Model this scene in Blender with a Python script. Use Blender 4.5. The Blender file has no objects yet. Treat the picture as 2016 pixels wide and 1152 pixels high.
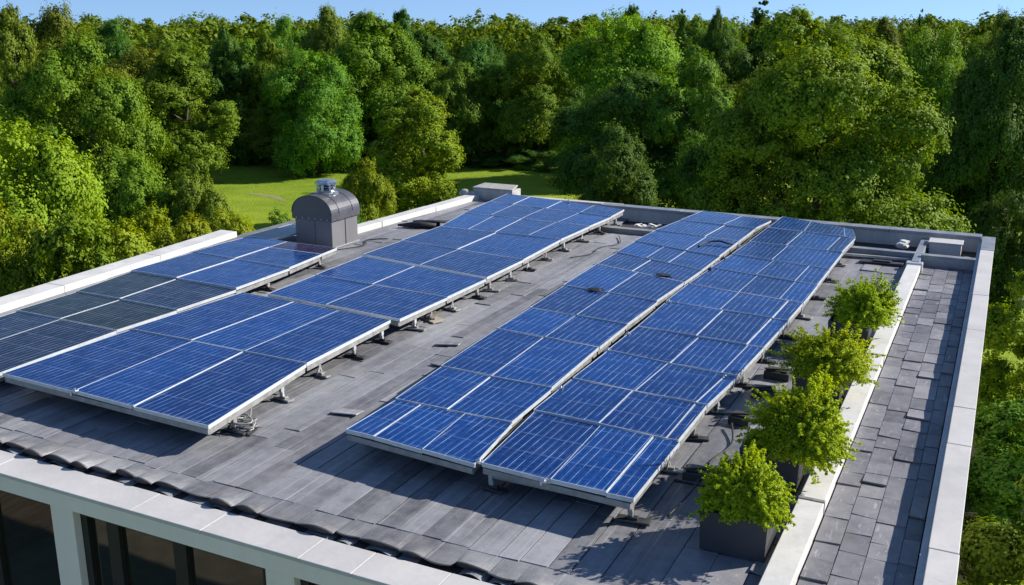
import bpy, bmesh, math, random
import numpy as np
from mathutils import Vector, Matrix
R = math.radians
scene = bpy.context.scene
COL = scene.collection
random.seed(7)

# ------------------------------------------------------------------ camera, sky, sun, exposure
cam_data = bpy.data.cameras.new('camera')
cam = bpy.data.objects.new('camera', cam_data)
COL.objects.link(cam)
cam.location = (0, 0, 5.5)
cam.rotation_euler = (R(90 - 15.27), 0, R(26.25))
cam_data.sensor_width = 36
cam_data.lens = 34.95
cam_data.clip_end = 3000
cam_data.clip_start = 0.1
scene.camera = cam

SUN_AZ, SUN_EL = 39, 30            # azimuth counted from +X towards +Y
world = bpy.data.worlds.new('World')
scene.world = world
world.use_nodes = True
wn = world.node_tree.nodes
sky = wn.new('ShaderNodeTexSky')
sky.sky_type = 'NISHITA'
sky.sun_disc = False
sky.sun_elevation = R(SUN_EL)
sky.sun_rotation = R(90 - SUN_AZ)
sky.air_density = 1.0
sky.dust_density = 0.0
sky.ozone_density = 3.2
sky.altitude = 1500
wtc = wn.new('ShaderNodeTexCoord')
wup = wn.new('ShaderNodeVectorMath')
wup.operation = 'ADD'
wup.inputs[1].default_value = (0, 0, 0.16)     # the horizon takes the colour of the clear air a little above it
world.node_tree.links.new(wtc.outputs['Generated'], wup.inputs[0])
world.node_tree.links.new(wup.outputs[0], sky.inputs['Vector'])
world.node_tree.links.new(sky.outputs[0], wn['Background'].inputs[0])
wn['Background'].inputs[1].default_value = 0.105
sd = bpy.data.lights.new('sun', 'SUN')
sd.energy = 4.5
sd.angle = R(0.5)
sd.color = (1.0, 0.93, 0.82)
sun = bpy.data.objects.new('sun', sd)
COL.objects.link(sun)
sv = Vector((math.cos(R(SUN_EL)) * math.cos(R(SUN_AZ)), math.cos(R(SUN_EL)) * math.sin(R(SUN_AZ)), math.sin(R(SUN_EL))))
sun.rotation_euler = sv.to_track_quat('Z', 'Y').to_euler()
sun.location = sv * 60
scene.view_settings.view_transform = 'Standard'
scene.view_settings.look = 'None'
scene.view_settings.exposure = 0.75
scene.view_settings.gamma = 1.0
scene.view_settings.use_curve_mapping = False
scene.cycles.max_bounces = 5
scene.cycles.diffuse_bounces = 3
scene.cycles.glossy_bounces = 3
scene.cycles.transmission_bounces = 3
scene.cycles.transparent_max_bounces = 4
GROUND = -8.5

# ------------------------------------------------------------------ material helpers
class NT:
    def __init__(self, name):
        self.m = bpy.data.materials.new(name)
        self.m.use_nodes = True
        self.t = self.m.node_tree
        self.t.nodes.clear()
        self.out = self.t.nodes.new('ShaderNodeOutputMaterial')
    def n(self, typ, ins=None, **props):
        nd = self.t.nodes.new(typ)
        for k, v in props.items():
            setattr(nd, k, v)
        for k, v in (ins or {}).items():
            if isinstance(v, bpy.types.NodeSocket):
                self.t.links.new(v, nd.inputs[k])
            else:
                nd.inputs[k].default_value = v
        return nd
    def math(self, op, a, b=0.0, c=0.0, clamp=False):
        nd = self.n('ShaderNodeMath', {0: a, 1: b, 2: c}, operation=op, use_clamp=clamp)
        return nd.outputs[0]
    def mix(self, f, a, b, blend='MIX'):
        nd = self.n('ShaderNodeMix', data_type='RGBA', blend_type=blend)
        for i, v in ((0, f), (6, a), (7, b)):
            if isinstance(v, bpy.types.NodeSocket):
                self.t.links.new(v, nd.inputs[i])
            else:
                nd.inputs[i].default_value = v if i == 0 else tuple(v) + ((1,) if len(v) == 3 else ())
        return nd.outputs[2]
    def ramp(self, f, stops):
        nd = self.n('ShaderNodeValToRGB', {0: f})
        e = nd.color_ramp.elements
        while len(e) < len(stops):
            e.new(0.5)
        for k, (p, c) in enumerate(stops):
            e[k].position = p
            e[k].color = (c, c, c, 1) if not hasattr(c, '__len__') else tuple(c) + (1,)
        return nd.outputs[0]
    def noise(self, vec, scale, detail=4, rough=0.55, dist=0.0):
        return self.n('ShaderNodeTexNoise', {'Vector': vec, 'Scale': scale, 'Detail': detail, 'Roughness': rough, 'Distortion': dist}).outputs[0]
    def mapping(self, vec, scale=(1, 1, 1), loc=(0, 0, 0)):
        return self.n('ShaderNodeMapping', {'Vector': vec, 'Scale': scale, 'Location': loc}).outputs[0]
    def obj(self):
        return self.n('ShaderNodeTexCoord').outputs['Object']
    def tone(self):
        return self.n('ShaderNodeAttribute', attribute_name='tone').outputs['Fac']
    def bump(self, h, strength=0.3, dist=0.02):
        return self.n('ShaderNodeBump', {'Height': h, 'Strength': strength, 'Distance': dist}).outputs[0]
    def principled(self, **k):
        names = {'color': 'Base Color', 'rough': 'Roughness', 'metal': 'Metallic', 'normal': 'Normal', 'spec': 'Specular IOR Level', 'coat': 'Coat Weight', 'coat_rough': 'Coat Roughness'}
        nd = self.n('ShaderNodeBsdfPrincipled')
        for a, v in k.items():
            s = nd.inputs[names[a]]
            if isinstance(v, bpy.types.NodeSocket):
                self.t.links.new(v, s)
            elif a == 'color':
                s.default_value = tuple(v) + (1,)
            else:
                s.default_value = v
        self.t.links.new(nd.outputs[0], self.out.inputs[0])
        return nd

def mat_worn(name, c1, c2, rough=0.6, metal=0.0, scale=3.0, stretch=(1, 1, 1), bump=0.1, spots=0.0, spec=0.4):
    """a plain surface with large uneven wear, fine grain and optional dark spots"""
    n = NT(name)
    o = n.mapping(n.obj(), stretch)
    a = n.noise(o, scale, 6, 0.62, 0.3)
    fine = n.noise(o, scale * 14, 3, 0.6)
    f = n.ramp(n.math('ADD', n.math('MULTIPLY', a, 0.8), n.math('MULTIPLY', fine, 0.2)), [(0.32, 0.0), (0.68, 1.0)])
    c = n.mix(f, c1, c2)
    if spots:
        dr = n.ramp(n.noise(n.mapping(n.obj(), (5, 5, 0.6)), 1.3, 5, 0.7, 0.4), [(0.52, 0.0), (0.74, 1.0)])
        c = n.mix(n.math('MULTIPLY', dr, spots), c, tuple(x * 0.6 for x in c1))
        s = n.ramp(n.noise(n.obj(), scale * 3.1, 5, 0.7, 0.8), [(0.60, 0.0), (0.72, 1.0)])
        c = n.mix(n.math('MULTIPLY', s, spots), c, tuple(x * 0.45 for x in c1))
    r = n.math('ADD', n.math('MULTIPLY', f, 0.18), rough - 0.09)
    n.principled(color=c, rough=r, metal=metal, spec=spec, normal=n.bump(n.math('ADD', fine, a), bump, 0.01))
    return n.m

def mat_slate(name, dark, light, streak_dir='Y', scratch_highlight=0.5):
    n = NT(name)
    o = n.obj()
    st = n.mapping(o, (6.5, 0.5, 6) if streak_dir == 'Y' else (2.4, 2.0, 2))
    tone = n.tone()
    # shift the pattern for every tile so that neighbours differ
    off = n.n('ShaderNodeCombineXYZ', {0: n.math('MULTIPLY', tone, 37.0), 1: n.math('MULTIPLY', tone, 91.0)}).outputs[0]
    stv = n.n('ShaderNodeVectorMath', {0: st, 1: off}, operation='ADD').outputs[0]
    a = n.noise(stv, 1.0, 6, 0.65, 0.5)
    b = n.noise(n.n('ShaderNodeVectorMath', {0: o, 1: off}, operation='ADD').outputs[0], 4.5, 6, 0.68, 0.4)
    g = n.noise(o, 60, 3, 0.6)
    big = n.noise(o, 0.42, 3, 0.5)
    f = n.math('ADD', n.math('MULTIPLY', a, 0.42), n.math('MULTIPLY', b, 0.5))
    f = n.math('ADD', f, n.math('MULTIPLY', n.math('SUBTRACT', tone, 0.5), 0.30))
    f = n.math('ADD', f, n.math('MULTIPLY', n.math('SUBTRACT', big, 0.5), 0.5))
    f = n.math('ADD', f, n.math('MULTIPLY', n.math('SUBTRACT', g, 0.5), 0.18))
    c = n.mix(n.ramp(f, [(0.20, 0.0), (0.72, 1.0)]), dark, light)
    # brownish weathering on some of them
    br = n.ramp(n.noise(o, 0.8, 4, 0.6, 0.6), [(0.5, 0.0), (0.72, 1.0)])
    c = n.mix(n.math('MULTIPLY', br, 0.2), c, (light[0] * 0.86, light[1] * 0.74, light[2] * 0.62))
    # pale scratches along the slates, also painting the highlights on plank edges
    sc = n.noise(n.mapping(o, (42, 0.16, 10) if streak_dir == 'Y' else (16, 3, 10)), 1.0, 4, 0.7, 0.9)
    scm = n.ramp(sc, [(0.60, 0.0), (0.67, 1.0)])
    c = n.mix(n.math('MULTIPLY', scm, scratch_highlight), c, (0.58, 0.57, 0.57))
    # lichen and dirt specks
    sp = n.ramp(n.noise(o, 22, 4, 0.7, 0.5), [(0.66, 0.0), (0.74, 1.0)])
    c = n.mix(n.math('MULTIPLY', sp, 0.35), c, (0.36, 0.36, 0.34))
    dk = n.ramp(n.noise(o, 9, 5, 0.7, 0.8), [(0.62, 0.0), (0.75, 1.0)])
    c = n.mix(n.math('MULTIPLY', dk, 0.45), c, tuple(x * 0.5 for x in dark))
    h = n.math('ADD', n.math('MULTIPLY', b, 0.7), n.math('ADD', n.math('MULTIPLY', g, 0.25), n.math('MULTIPLY', a, 0.4)))
    n.principled(color=c, rough=n.math('ADD', n.math('MULTIPLY', b, 0.25), 0.44), spec=0.35, normal=n.bump(h, 0.45, 0.012))
    return n.m

def mat_cells(name, b1, b2, line, rough=0.14, lw=1.0, linestr=1.0):
    """polycrystalline cells: fine pale conductors along the panel, cell seams across; UV is in metres"""
    n = NT(name)
    uv = n.n('ShaderNodeTexCoord').outputs['UV']
    rnd = n.n('ShaderNodeObjectInfo').outputs['Random']
    offv = n.n('ShaderNodeCombineXYZ', {0: n.math('MULTIPLY', rnd, 53.0), 1: n.math('MULTIPLY', rnd, 17.0)}).outputs[0]
    uvr = n.n('ShaderNodeVectorMath', {0: uv, 1: offv}, operation='ADD').outputs[0]
    wob = n.noise(n.mapping(uvr, (3.0, 0.8, 1)), 1.0, 2, 0.5)
    sp = n.n('ShaderNodeSeparateXYZ', {0: uv})
    u = n.math('ADD', sp.outputs[0], n.math('MULTIPLY', n.math('SUBTRACT', wob, 0.5), 0.012))
    v = n.math('ADD', sp.outputs[1], n.math('MULTIPLY', n.math('SUBTRACT', wob, 0.5), 0.010))
    def lines(x, period, width, soft):
        d = n.math('ABSOLUTE', n.math('SUBTRACT', n.math('FRACT', n.math('DIVIDE', x, period)), 0.5))
        w = width / period
        return n.math('SUBTRACT', 1.0, n.math('DIVIDE', n.math('SUBTRACT', n.math('SUBTRACT', 0.5, d), w * 0.5), max(1e-4, soft / period), 0, True), 0, True)
    brk = n.ramp(n.noise(n.mapping(uvr, (30, 2.2, 1)), 1.0, 3, 0.6), [(0.36, 0.05), (0.64, 1.0)])
    brk2 = n.ramp(n.noise(n.mapping(uvr, (5, 13, 1)), 1.0, 3, 0.6), [(0.36, 0.1), (0.62, 1.0)])
    l1 = n.math('MULTIPLY', lines(u, 0.106, 0.0075 * lw, 0.004), brk)
    l2 = n.math('MULTIPLY', n.math('MULTIPLY', lines(n.math('ADD', u, 0.03), 0.053, 0.0025 * lw, 0.003), brk), 0.20)
    l3 = n.math('MULTIPLY', n.math('MULTIPLY', lines(v, 0.53, 0.009 * lw, 0.004), brk2), 0.55)
    l4 = n.math('MULTIPLY', n.math('MULTIPLY', lines(n.math('ADD', v, 0.1), 0.1325, 0.003, 0.003), brk2), 0.12)
    l = n.math('MAXIMUM', n.math('MAXIMUM', l1, l2), n.math('MAXIMUM', l3, l4))
    l = n.math('MULTIPLY', l, linestr, 0, True)
    vor = n.n('ShaderNodeTexVoronoi', {'Vector': n.mapping(uvr, (1, 0.55, 1)), 'Scale': 46.0}, feature='F1')
    sepc = n.n('ShaderNodeSeparateColor', {0: vor.outputs['Color']})
    bl = n.noise(uvr, 1.5, 3, 0.5)
    f = n.math('ADD', n.math('MULTIPLY', sepc.outputs[0], 0.65), n.math('MULTIPLY', n.math('SUBTRACT', bl, 0.5), 0.9))
    f = n.math('ADD', f, n.math('MULTIPLY', n.math('SUBTRACT', rnd, 0.5), 0.7), 0, True)
    c = n.mix(f, b1, b2)
    spk = n.ramp(n.noise(uvr, 42, 2, 0.6), [(0.71, 0.0), (0.78, 1.0)])
    c = n.mix(n.math('MULTIPLY', spk, 0.25), c, line)
    c = n.mix(l, c, line)
    dust = n.ramp(n.noise(uvr, 2.2, 5, 0.65, 0.5), [(0.45, 0.0), (0.8, 1.0)])
    c = n.mix(n.math('MULTIPLY', dust, 0.025), c, (0.4, 0.42, 0.45))
    n.principled(color=c, rough=n.math('ADD', n.math('MULTIPLY', dust, 0.12), rough), spec=0.14, normal=n.bump(n.noise(uvr, 1.3, 2, 0.5), 0.03, 0.05))
    return n.m

def mat_leaf(name, c1, c2, trans=0.35, rough=0.5):
    n = NT(name)
    tone = n.tone()
    rnd = n.n('ShaderNodeObjectInfo').outputs['Random']
    o = n.obj()
    big = n.noise(o, 0.55, 3, 0.55)
    f = n.math('ADD', n.math('MULTIPLY', tone, 0.65), n.math('MULTIPLY', n.math('SUBTRACT', big, 0.35), 0.7), 0, True)
    c = n.mix(f, c1, c2)
    hv = n.n('ShaderNodeHueSaturation', {'Hue': n.math('ADD', 0.485, n.math('MULTIPLY', rnd, 0.03)), 'Saturation': 1.0, 'Value': n.math('ADD', 0.85, n.math('MULTIPLY', rnd, 0.3)), 'Color': c}).outputs[0]
    p = n.n('ShaderNodeBsdfPrincipled', {'Base Color': hv, 'Roughness': 0.65, 'Specular IOR Level': 0.12})
    tc = n.mix(0.5, hv, (0.20, 0.26, 0.01), 'ADD') if False else n.n('ShaderNodeHueSaturation', {'Hue': 0.48, 'Saturation': 1.1, 'Value': 1.5, 'Color': hv}).outputs[0]
    t = n.n('ShaderNodeBsdfTranslucent', {'Color': tc})
    mx = n.n('ShaderNodeMixShader', {0: trans, 1: p.outputs[0], 2: t.outputs[0]})
    n.t.links.new(mx.outputs[0], n.out.inputs[0])
    return n.m

M = {}
M['plank'] = mat_slate('weathered_slate_plank', (0.090, 0.093, 0.106), (0.330, 0.340, 0.370), 'Y', 0.75)
M['slate'] = mat_slate('square_slate', (0.098, 0.099, 0.116), (0.285, 0.285, 0.315), 'N', 0.35)
M['tile'] = mat_slate('dark_ridge_tile', (0.082, 0.085, 0.098), (0.31, 0.316, 0.335), 'Y', 0.6)
M['under'] = mat_worn('roof_felt', (0.03, 0.03, 0.033), (0.06, 0.06, 0.062), 0.85, 0, 4)
M['white'] = mat_worn('white_coping', (0.52, 0.52, 0.51), (0.70, 0.69, 0.67), 0.6, 0, 1.6, (1, 1, 1), 0.10, 0.22)
M['coping'] = mat_worn('pale_grey_coping', (0.46, 0.45, 0.45), (0.58, 0.57, 0.565), 0.6, 0, 1.2, (1, 1, 1), 0.08, 0.16)
M['render'] = mat_worn('pale_render', (0.42, 0.42, 0.43), (0.58, 0.58, 0.58), 0.8, 0, 2.2, (1, 1, 0.25), 0.15, 0.35)
M['wall'] = mat_worn('facade_panel', (0.78, 0.71, 0.64), (0.86, 0.79, 0.72), 0.6, 0, 0.9, (1, 1, 0.4), 0.05, 0.10)
M['flash'] = mat_worn('grey_flashing', (0.20, 0.22, 0.25), (0.36, 0.38, 0.41), 0.45, 0.3, 3, (1, 1, 1), 0.1, 0.3)
M['alu'] = mat_worn('aluminium', (0.50, 0.51, 0.53), (0.68, 0.69, 0.70), 0.38, 0.55, 6, (1, 1, 1), 0.05, 0.15)
M['alu_dull'] = mat_worn('dull_aluminium', (0.24, 0.24, 0.24), (0.42, 0.42, 0.41), 0.5, 0.4, 6, (1, 1, 1), 0.1, 0.3)
M['frame_top'] = mat_worn('panel_frame', (0.50, 0.55, 0.60), (0.68, 0.72, 0.76), 0.35, 0.2, 8, (1, 1, 1), 0.05, 0.2)
M['steel'] = mat_worn('galvanised_steel', (0.45, 0.47, 0.50), (0.75, 0.77, 0.80), 0.3, 0.9, 9, (1, 1, 1), 0.06, 0.2)
M['dark_metal'] = mat_worn('dark_metal', (0.035, 0.036, 0.04), (0.075, 0.075, 0.08), 0.5, 0.2, 5, (1, 1, 1), 0.08, 0.2)
M['rubber'] = mat_worn('black_rubber', (0.012, 0.012, 0.013), (0.035, 0.035, 0.036), 0.6, 0, 7)
M['chim'] = mat_worn('taupe_sheet_metal', (0.158, 0.155, 0.168), (0.195, 0.190, 0.203), 0.5, 0.1, 1.4, (1, 1, 0.4), 0.03, 0.06)
M['hood'] = mat_worn('grey_hood_metal', (0.078, 0.080, 0.094), (0.118, 0.120, 0.138), 0.42, 0.25, 1.6, (1, 1, 1), 0.03, 0.08)
M['planter'] = mat_worn('charcoal_planter', (0.040, 0.040, 0.045), (0.062, 0.061, 0.066), 0.5, 0, 2.0, (1, 1, 0.5), 0.06, 0.15)
M['soil'] = mat_worn('soil', (0.02, 0.015, 0.01), (0.06, 0.045, 0.03), 0.95, 0, 20, (1, 1, 1), 0.8)
M['concrete'] = mat_worn('concrete', (0.30, 0.30, 0.29), (0.48, 0.47, 0.45), 0.85, 0, 5, (1, 1, 1), 0.3, 0.3)
M['sandstone'] = mat_worn('sandstone', (0.34, 0.27, 0.15), (0.55, 0.46, 0.30), 0.85, 0, 8, (1, 1, 1), 0.4, 0.2)
M['cardboard'] = mat_worn('weathered_board', (0.30, 0.27, 0.21), (0.50, 0.46, 0.38), 0.85, 0, 6, (1, 1, 1), 0.2, 0.2)
M['rock'] = mat_worn('boulder_stone', (0.22, 0.21, 0.20), (0.45, 0.43, 0.40), 0.9, 0, 1.2, (1, 1, 2), 0.6, 0.3)
M['bark'] = mat_worn('bark', (0.05, 0.04, 0.03), (0.15, 0.12, 0.09), 0.9, 0, 2.5, (3, 3, 0.5), 0.7)
M['bark_pale'] = mat_worn('pale_bark', (0.16, 0.14, 0.11), (0.34, 0.31, 0.26), 0.9, 0, 2.5, (3, 3, 0.5), 0.7)
M['frame_dark'] = mat_worn('charcoal_window_frame', (0.018, 0.019, 0.021), (0.032, 0.033, 0.036), 0.4, 0.2, 3)
M['vinyl'] = mat_worn('white_plastic', (0.60, 0.60, 0.60), (0.78, 0.78, 0.76), 0.5, 0, 6, (1, 1, 1), 0.1, 0.2)
M['bounce_olive'] = mat_worn('olive_bounce_ground', (0.150, 0.130, 0.085), (0.30, 0.26, 0.18), 0.95, 0, 1.3, (1, 1, 1), 0.5, 0.3)  # toned for the warm light this added ground throws back
M['deck'] = mat_worn('unseen_terrace_boards', (0.09, 0.065, 0.04), (0.22, 0.16, 0.10), 0.8, 0, 1.0, (7, 0.6, 1), 0.3)
LINE = (0.36, 0.50, 0.76)
M['cell'] = mat_cells('blue_cells', (0.0010, 0.021, 0.118), (0.003, 0.054, 0.255), LINE, 0.12, 0.62, 0.85)
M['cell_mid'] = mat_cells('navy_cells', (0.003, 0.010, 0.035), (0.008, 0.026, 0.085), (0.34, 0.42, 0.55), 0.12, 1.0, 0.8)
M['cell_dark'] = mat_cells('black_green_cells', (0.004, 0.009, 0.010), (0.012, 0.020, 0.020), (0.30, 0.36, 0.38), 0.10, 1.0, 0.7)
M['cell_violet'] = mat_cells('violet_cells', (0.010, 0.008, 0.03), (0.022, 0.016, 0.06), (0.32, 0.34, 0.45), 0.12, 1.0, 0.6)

n = NT('window_glass')
gn = n.noise(n.obj(), 0.5, 2, 0.5)
n.principled(color=(0.012, 0.014, 0.010), rough=0.02, spec=0.9, normal=n.bump(gn, 0.05, 0.1))
M['glass'] = n.m

LEAF = {
    'lime': mat_leaf('lime_leaves', (0.150, 0.255, 0.015), (0.320, 0.410, 0.026), 0.24),
    'fresh': mat_leaf('fresh_leaves', (0.092, 0.210, 0.021), (0.205, 0.340, 0.036), 0.23),
    'pale': mat_leaf('pale_lime_leaves', (0.190, 0.285, 0.018), (0.380, 0.450, 0.032), 0.30),
    'bright': mat_leaf('bright_green_leaves', (0.115, 0.230, 0.018), (0.270, 0.385, 0.030), 0.26),
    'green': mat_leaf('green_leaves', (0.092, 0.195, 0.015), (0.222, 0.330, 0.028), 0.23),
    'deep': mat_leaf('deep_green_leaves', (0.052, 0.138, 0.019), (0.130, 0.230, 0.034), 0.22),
    'olive': mat_leaf('olive_leaves', (0.125, 0.185, 0.018), (0.235, 0.290, 0.036), 0.23),
    'shrub': mat_leaf('yellow_green_shrub_leaves', (0.215, 0.300, 0.014), (0.470, 0.560, 0.032), 0.42),
}

# ------------------------------------------------------------------ mesh helpers
def tag(o, label=None, cat=None, group=None, kind=None):
    if label: o['label'] = label
    if cat: o['category'] = cat
    if group: o['group'] = group
    if kind: o['kind'] = kind
    return o

def empty(name, loc, label, cat, group=None, rz=0.0):
    o = bpy.data.objects.new(name, None)
    COL.objects.link(o)
    o.empty_display_size = 0.2
    o.location = loc
    o.rotation_euler = (0, 0, rz)
    return tag(o, label, cat, group)

class MB:
    def __init__(self):
        self.v, self.f, self.t, self.uv = [], [], [], {}
        self.cur = 0.5
    def tone(self, t=None):
        self.cur = random.random() if t is None else t
    def face(self, pts):
        b = len(self.v)
        self.v += [tuple(p) for p in pts]
        self.f.append(tuple(range(b, b + len(pts))))
        self.t.append(self.cur)
    def quadbox(self, top, dz, bottom=False):
        """slab under a top polygon (counter-clockwise seen from above)"""
        b = len(self.v); k = len(top)
        self.v += [tuple(p) for p in top] + [(p[0], p[1], p[2] - dz) for p in top]
        fs = [tuple(range(b, b + k))] + [(b + i, b + k + i, b + k + (i + 1) % k, b + (i + 1) % k) for i in range(k)]
        if bottom:
            fs.append(tuple(b + k + i for i in reversed(range(k))))
        self.f += fs; self.t += [self.cur] * len(fs)
    def box(self, x0, x1, y0, y1, z0, z1):
        self.quadbox([(x0, y0, z1), (x1, y0, z1), (x1, y1, z1), (x0, y1, z1)], z1 - z0, True)
    def bar(self, a, b, w, h, up=(0, 0, 1)):
        a, b = Vector(a), Vector(b)
        d = (b - a).normalized(); u = Vector(up)
        s = d.cross(u)
        if s.length < 1e-4: s = d.cross(Vector((1, 0, 0)))
        s.normalize(); u = s.cross(d)
        s *= w / 2; u *= h / 2
        q = len(self.v)
        for p in (a, b):
            self.v += [tuple(p - s - u), tuple(p + s - u), tuple(p + s + u), tuple(p - s + u)]
        fs = [(q, q + 3, q + 2, q + 1), (q + 4, q + 5, q + 6, q + 7)] + [(q + i, q + (i + 1) % 4, q + 4 + (i + 1) % 4, q + 4 + i) for i in range(4)]
        self.f += fs; self.t += [self.cur] * len(fs)
    def tube(self, pts, r, seg=8, cap=True):
        pts = [Vector(p) for p in pts]; rr = r if hasattr(r, '__len__') else [r] * len(pts)
        q = len(self.v); prev = None
        for i, p in enumerate(pts):
            d = (pts[min(i + 1, len(pts) - 1)] - pts[max(i - 1, 0)]).normalized()
            if prev is None:
                prev = d.cross(Vector((0, 0, 1)) if abs(d.z) < 0.9 else Vector((1, 0, 0))).normalized()
            s = (prev - d * prev.dot(d)).normalized(); prev = s
            w = d.cross(s)
            for k in range(seg):
                a = 2 * math.pi * k / seg
                self.v.append(tuple(p + (s * math.cos(a) + w * math.sin(a)) * rr[i]))
        for i in range(len(pts) - 1):
            for k in range(seg):
                self.f.append((q + i * seg + k, q + i * seg + (k + 1) % seg, q + (i + 1) * seg + (k + 1) % seg, q + (i + 1) * seg + k)); self.t.append(self.cur)
        if cap:
            self.f.append(tuple(q + k for k in reversed(range(seg)))); self.f.append(tuple(q + (len(pts) - 1) * seg + k for k in range(seg))); self.t += [self.cur] * 2
    def lathe(self, c, prof, seg=20):
        q = len(self.v)
        for (r, z) in prof:
            for k in range(seg):
                a = 2 * math.pi * k / seg
                self.v.append((c[0] + r * math.cos(a), c[1] + r * math.sin(a), c[2] + z))
        for i in range(len(prof) - 1):
            for k in range(seg):
                self.f.append((q + i * seg + k, q + i * seg + (k + 1) % seg, q + (i + 1) * seg + (k + 1) % seg, q + (i + 1) * seg + k)); self.t.append(self.cur)
        self.f.append(tuple(q + k for k in reversed(range(seg)))); self.f.append(tuple(q + (len(prof) - 1) * seg + k for k in range(seg))); self.t += [self.cur] * 2
    def lump(self, c, rad, seed, rough=0.3):
        bm = bmesh.new()
        bmesh.ops.create_icosphere(bm, subdivisions=3, radius=1)
        rng = random.Random(seed)
        ds = [(Vector((rng.uniform(-1, 1), rng.uniform(-1, 1), rng.uniform(-1, 1))).normalized(), rng.uniform(0.55, 1.0)) for _ in range(14)]
        for v in bm.verts:
            p = v.co.normalized()
            s = 1.0
            for d, k in ds:
                s = min(s, k / max(0.2, p.dot(d)) if p.dot(d) > 0.2 else 9)
            v.co = p * (1 - rough + rough * s)
        q = len(self.v)
        bm.verts.index_update()
        for v in bm.verts:
            self.v.append((c[0] + v.co.x * rad[0], c[1] + v.co.y * rad[1], c[2] + v.co.z * rad[2]))
        for f in bm.faces:
            self.f.append(tuple(q + x.index for x in f.verts)); self.t.append(self.cur)
        bm.free()
    def build(self, name, m, parent=None, smooth=False, bevel=0.0, loc=None):
        me = bpy.data.meshes.new(name)
        me.from_pydata(self.v, [], self.f)
        me.materials.append(m)
        a = me.attributes.new('tone', 'FLOAT', 'FACE')
        a.data.foreach_set('value', self.t)
        if smooth:
            me.polygons.foreach_set('use_smooth', [True] * len(self.f))
        me.update()
        o = bpy.data.objects.new(name, me)
        COL.objects.link(o)
        if parent: o.parent = parent
        if loc: o.location = loc
        if bevel:
            b = o.modifiers.new('bevel', 'BEVEL'); b.width = bevel; b.segments = 2; b.limit_method = 'ANGLE'; b.angle_limit = R(40)
        return o

U = random.uniform

# ------------------------------------------------------------------ ground
def build_ground():
    n = NT('meadow_grass')
    o = n.obj()
    a = n.noise(o, 0.05, 5, 0.6, 0.5); b = n.noise(o, 0.6, 5, 0.65); g = n.noise(o, 9, 3, 0.7)
    f = n.math('ADD', n.math('MULTIPLY', a, 0.5), n.math('ADD', n.math('MULTIPLY', b, 0.3), n.math('MULTIPLY', g, 0.25)))
    c = n.mix(n.ramp(f, [(0.38, 0.0), (0.68, 1.0)]), (0.130, 0.225, 0.014), (0.340, 0.420, 0.032))
    n.principled(color=c, rough=0.9, spec=0.15, normal=n.bump(g, 0.8, 0.1))
    mb = MB()
    xs = [-900, -300, -150, -80, -40, 0, 40, 120, 300, 900]; ys = [-300, -100, -40, 0, 30, 60, 90, 140, 300, 1200]
    for i in range(len(xs) - 1):
        for j in range(len(ys) - 1):
            mb.face([(xs[i], ys[j], GROUND), (xs[i + 1], ys[j], GROUND), (xs[i + 1], ys[j + 1], GROUND), (xs[i], ys[j + 1], GROUND)])
    tag(mb.build('lawn', n.m), kind='structure')
    # leaf litter under the wood
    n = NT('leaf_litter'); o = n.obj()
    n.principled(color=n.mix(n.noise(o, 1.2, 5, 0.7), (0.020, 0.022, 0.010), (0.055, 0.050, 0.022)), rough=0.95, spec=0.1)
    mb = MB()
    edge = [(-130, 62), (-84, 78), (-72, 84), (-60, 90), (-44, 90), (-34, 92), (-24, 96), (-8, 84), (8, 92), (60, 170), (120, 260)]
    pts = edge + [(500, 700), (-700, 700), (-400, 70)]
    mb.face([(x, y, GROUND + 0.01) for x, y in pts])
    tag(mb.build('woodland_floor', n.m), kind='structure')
    mb = MB()
    mb.face([(0.1, 4, GROUND + 0.012), (3.4, 4, GROUND + 0.012), (3.0, 20, GROUND + 0.012), (2.4, 39, GROUND + 0.012), (0.1, 40, GROUND + 0.012)])
    tag(mb.build('planting_bed', n.m), kind='structure')
    mb = MB()
    mb.face([(-60, -7, GROUND + 0.012), (8, -7, GROUND + 0.012), (8, 7.4, GROUND + 0.012), (-60, 7.4, GROUND + 0.012)])
    tag(mb.build('bounce_ground', M['bounce_olive']), kind='structure')  # added out of view to bounce neutral, warm light onto the fascia
    # boards added out of view so that the window panes reflect them
    mb = MB()
    for i in range(60):
        x = -41 + i * 0.3
        for k in range(9):
            mb.tone(); mb.box(x + 0.006, x + 0.292, -11.4 + k * 2.1, -11.4 + k * 2.1 + 2.09, GROUND + 0.02, GROUND + 0.12 + U(0, 0.004))
    tag(mb.build('unseen_terrace', M['deck']), kind='structure')
    # pale mown track on the far lawn
    n = NT('worn_track'); o = n.obj()
    n.principled(color=n.mix(n.noise(o, 1.5, 5, 0.7), (0.16, 0.19, 0.06), (0.36, 0.34, 0.20)), rough=0.95, spec=0.1)
    mb = MB()
    L, Rr = [], []
    for i in range(11):
        t = i / 10
        x, y = -57.0 + 6 * t, 64.5 - 2.0 * t + 0.8 * math.sin(t * 3)
        w = 0.02 + 0.4 * math.sin(t * math.pi)
        L.append((x, y + w, GROUND + 0.012)); Rr.append((x, y - w, GROUND + 0.012))
    for i in range(10):
        mb.face([Rr[i], Rr[i + 1], L[i + 1], L[i]])
    tag(mb.build('worn_path', n.m), kind='structure')
    mb = MB()
    L, Rr = [], []
    for i in range(11):
        t = i / 10
        x, y = 0.3 + 2.6 * t, 58.6 - 3.6 * t
        L.append((x, y + 0.35, GROUND + 0.012)); Rr.append((x, y - 0.35, GROUND + 0.012))
    for i in range(10):
        mb.face([Rr[i], Rr[i + 1], L[i + 1], L[i]])
    tag(mb.build('garden_path', M['concrete']), kind='structure')
build_ground()

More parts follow.
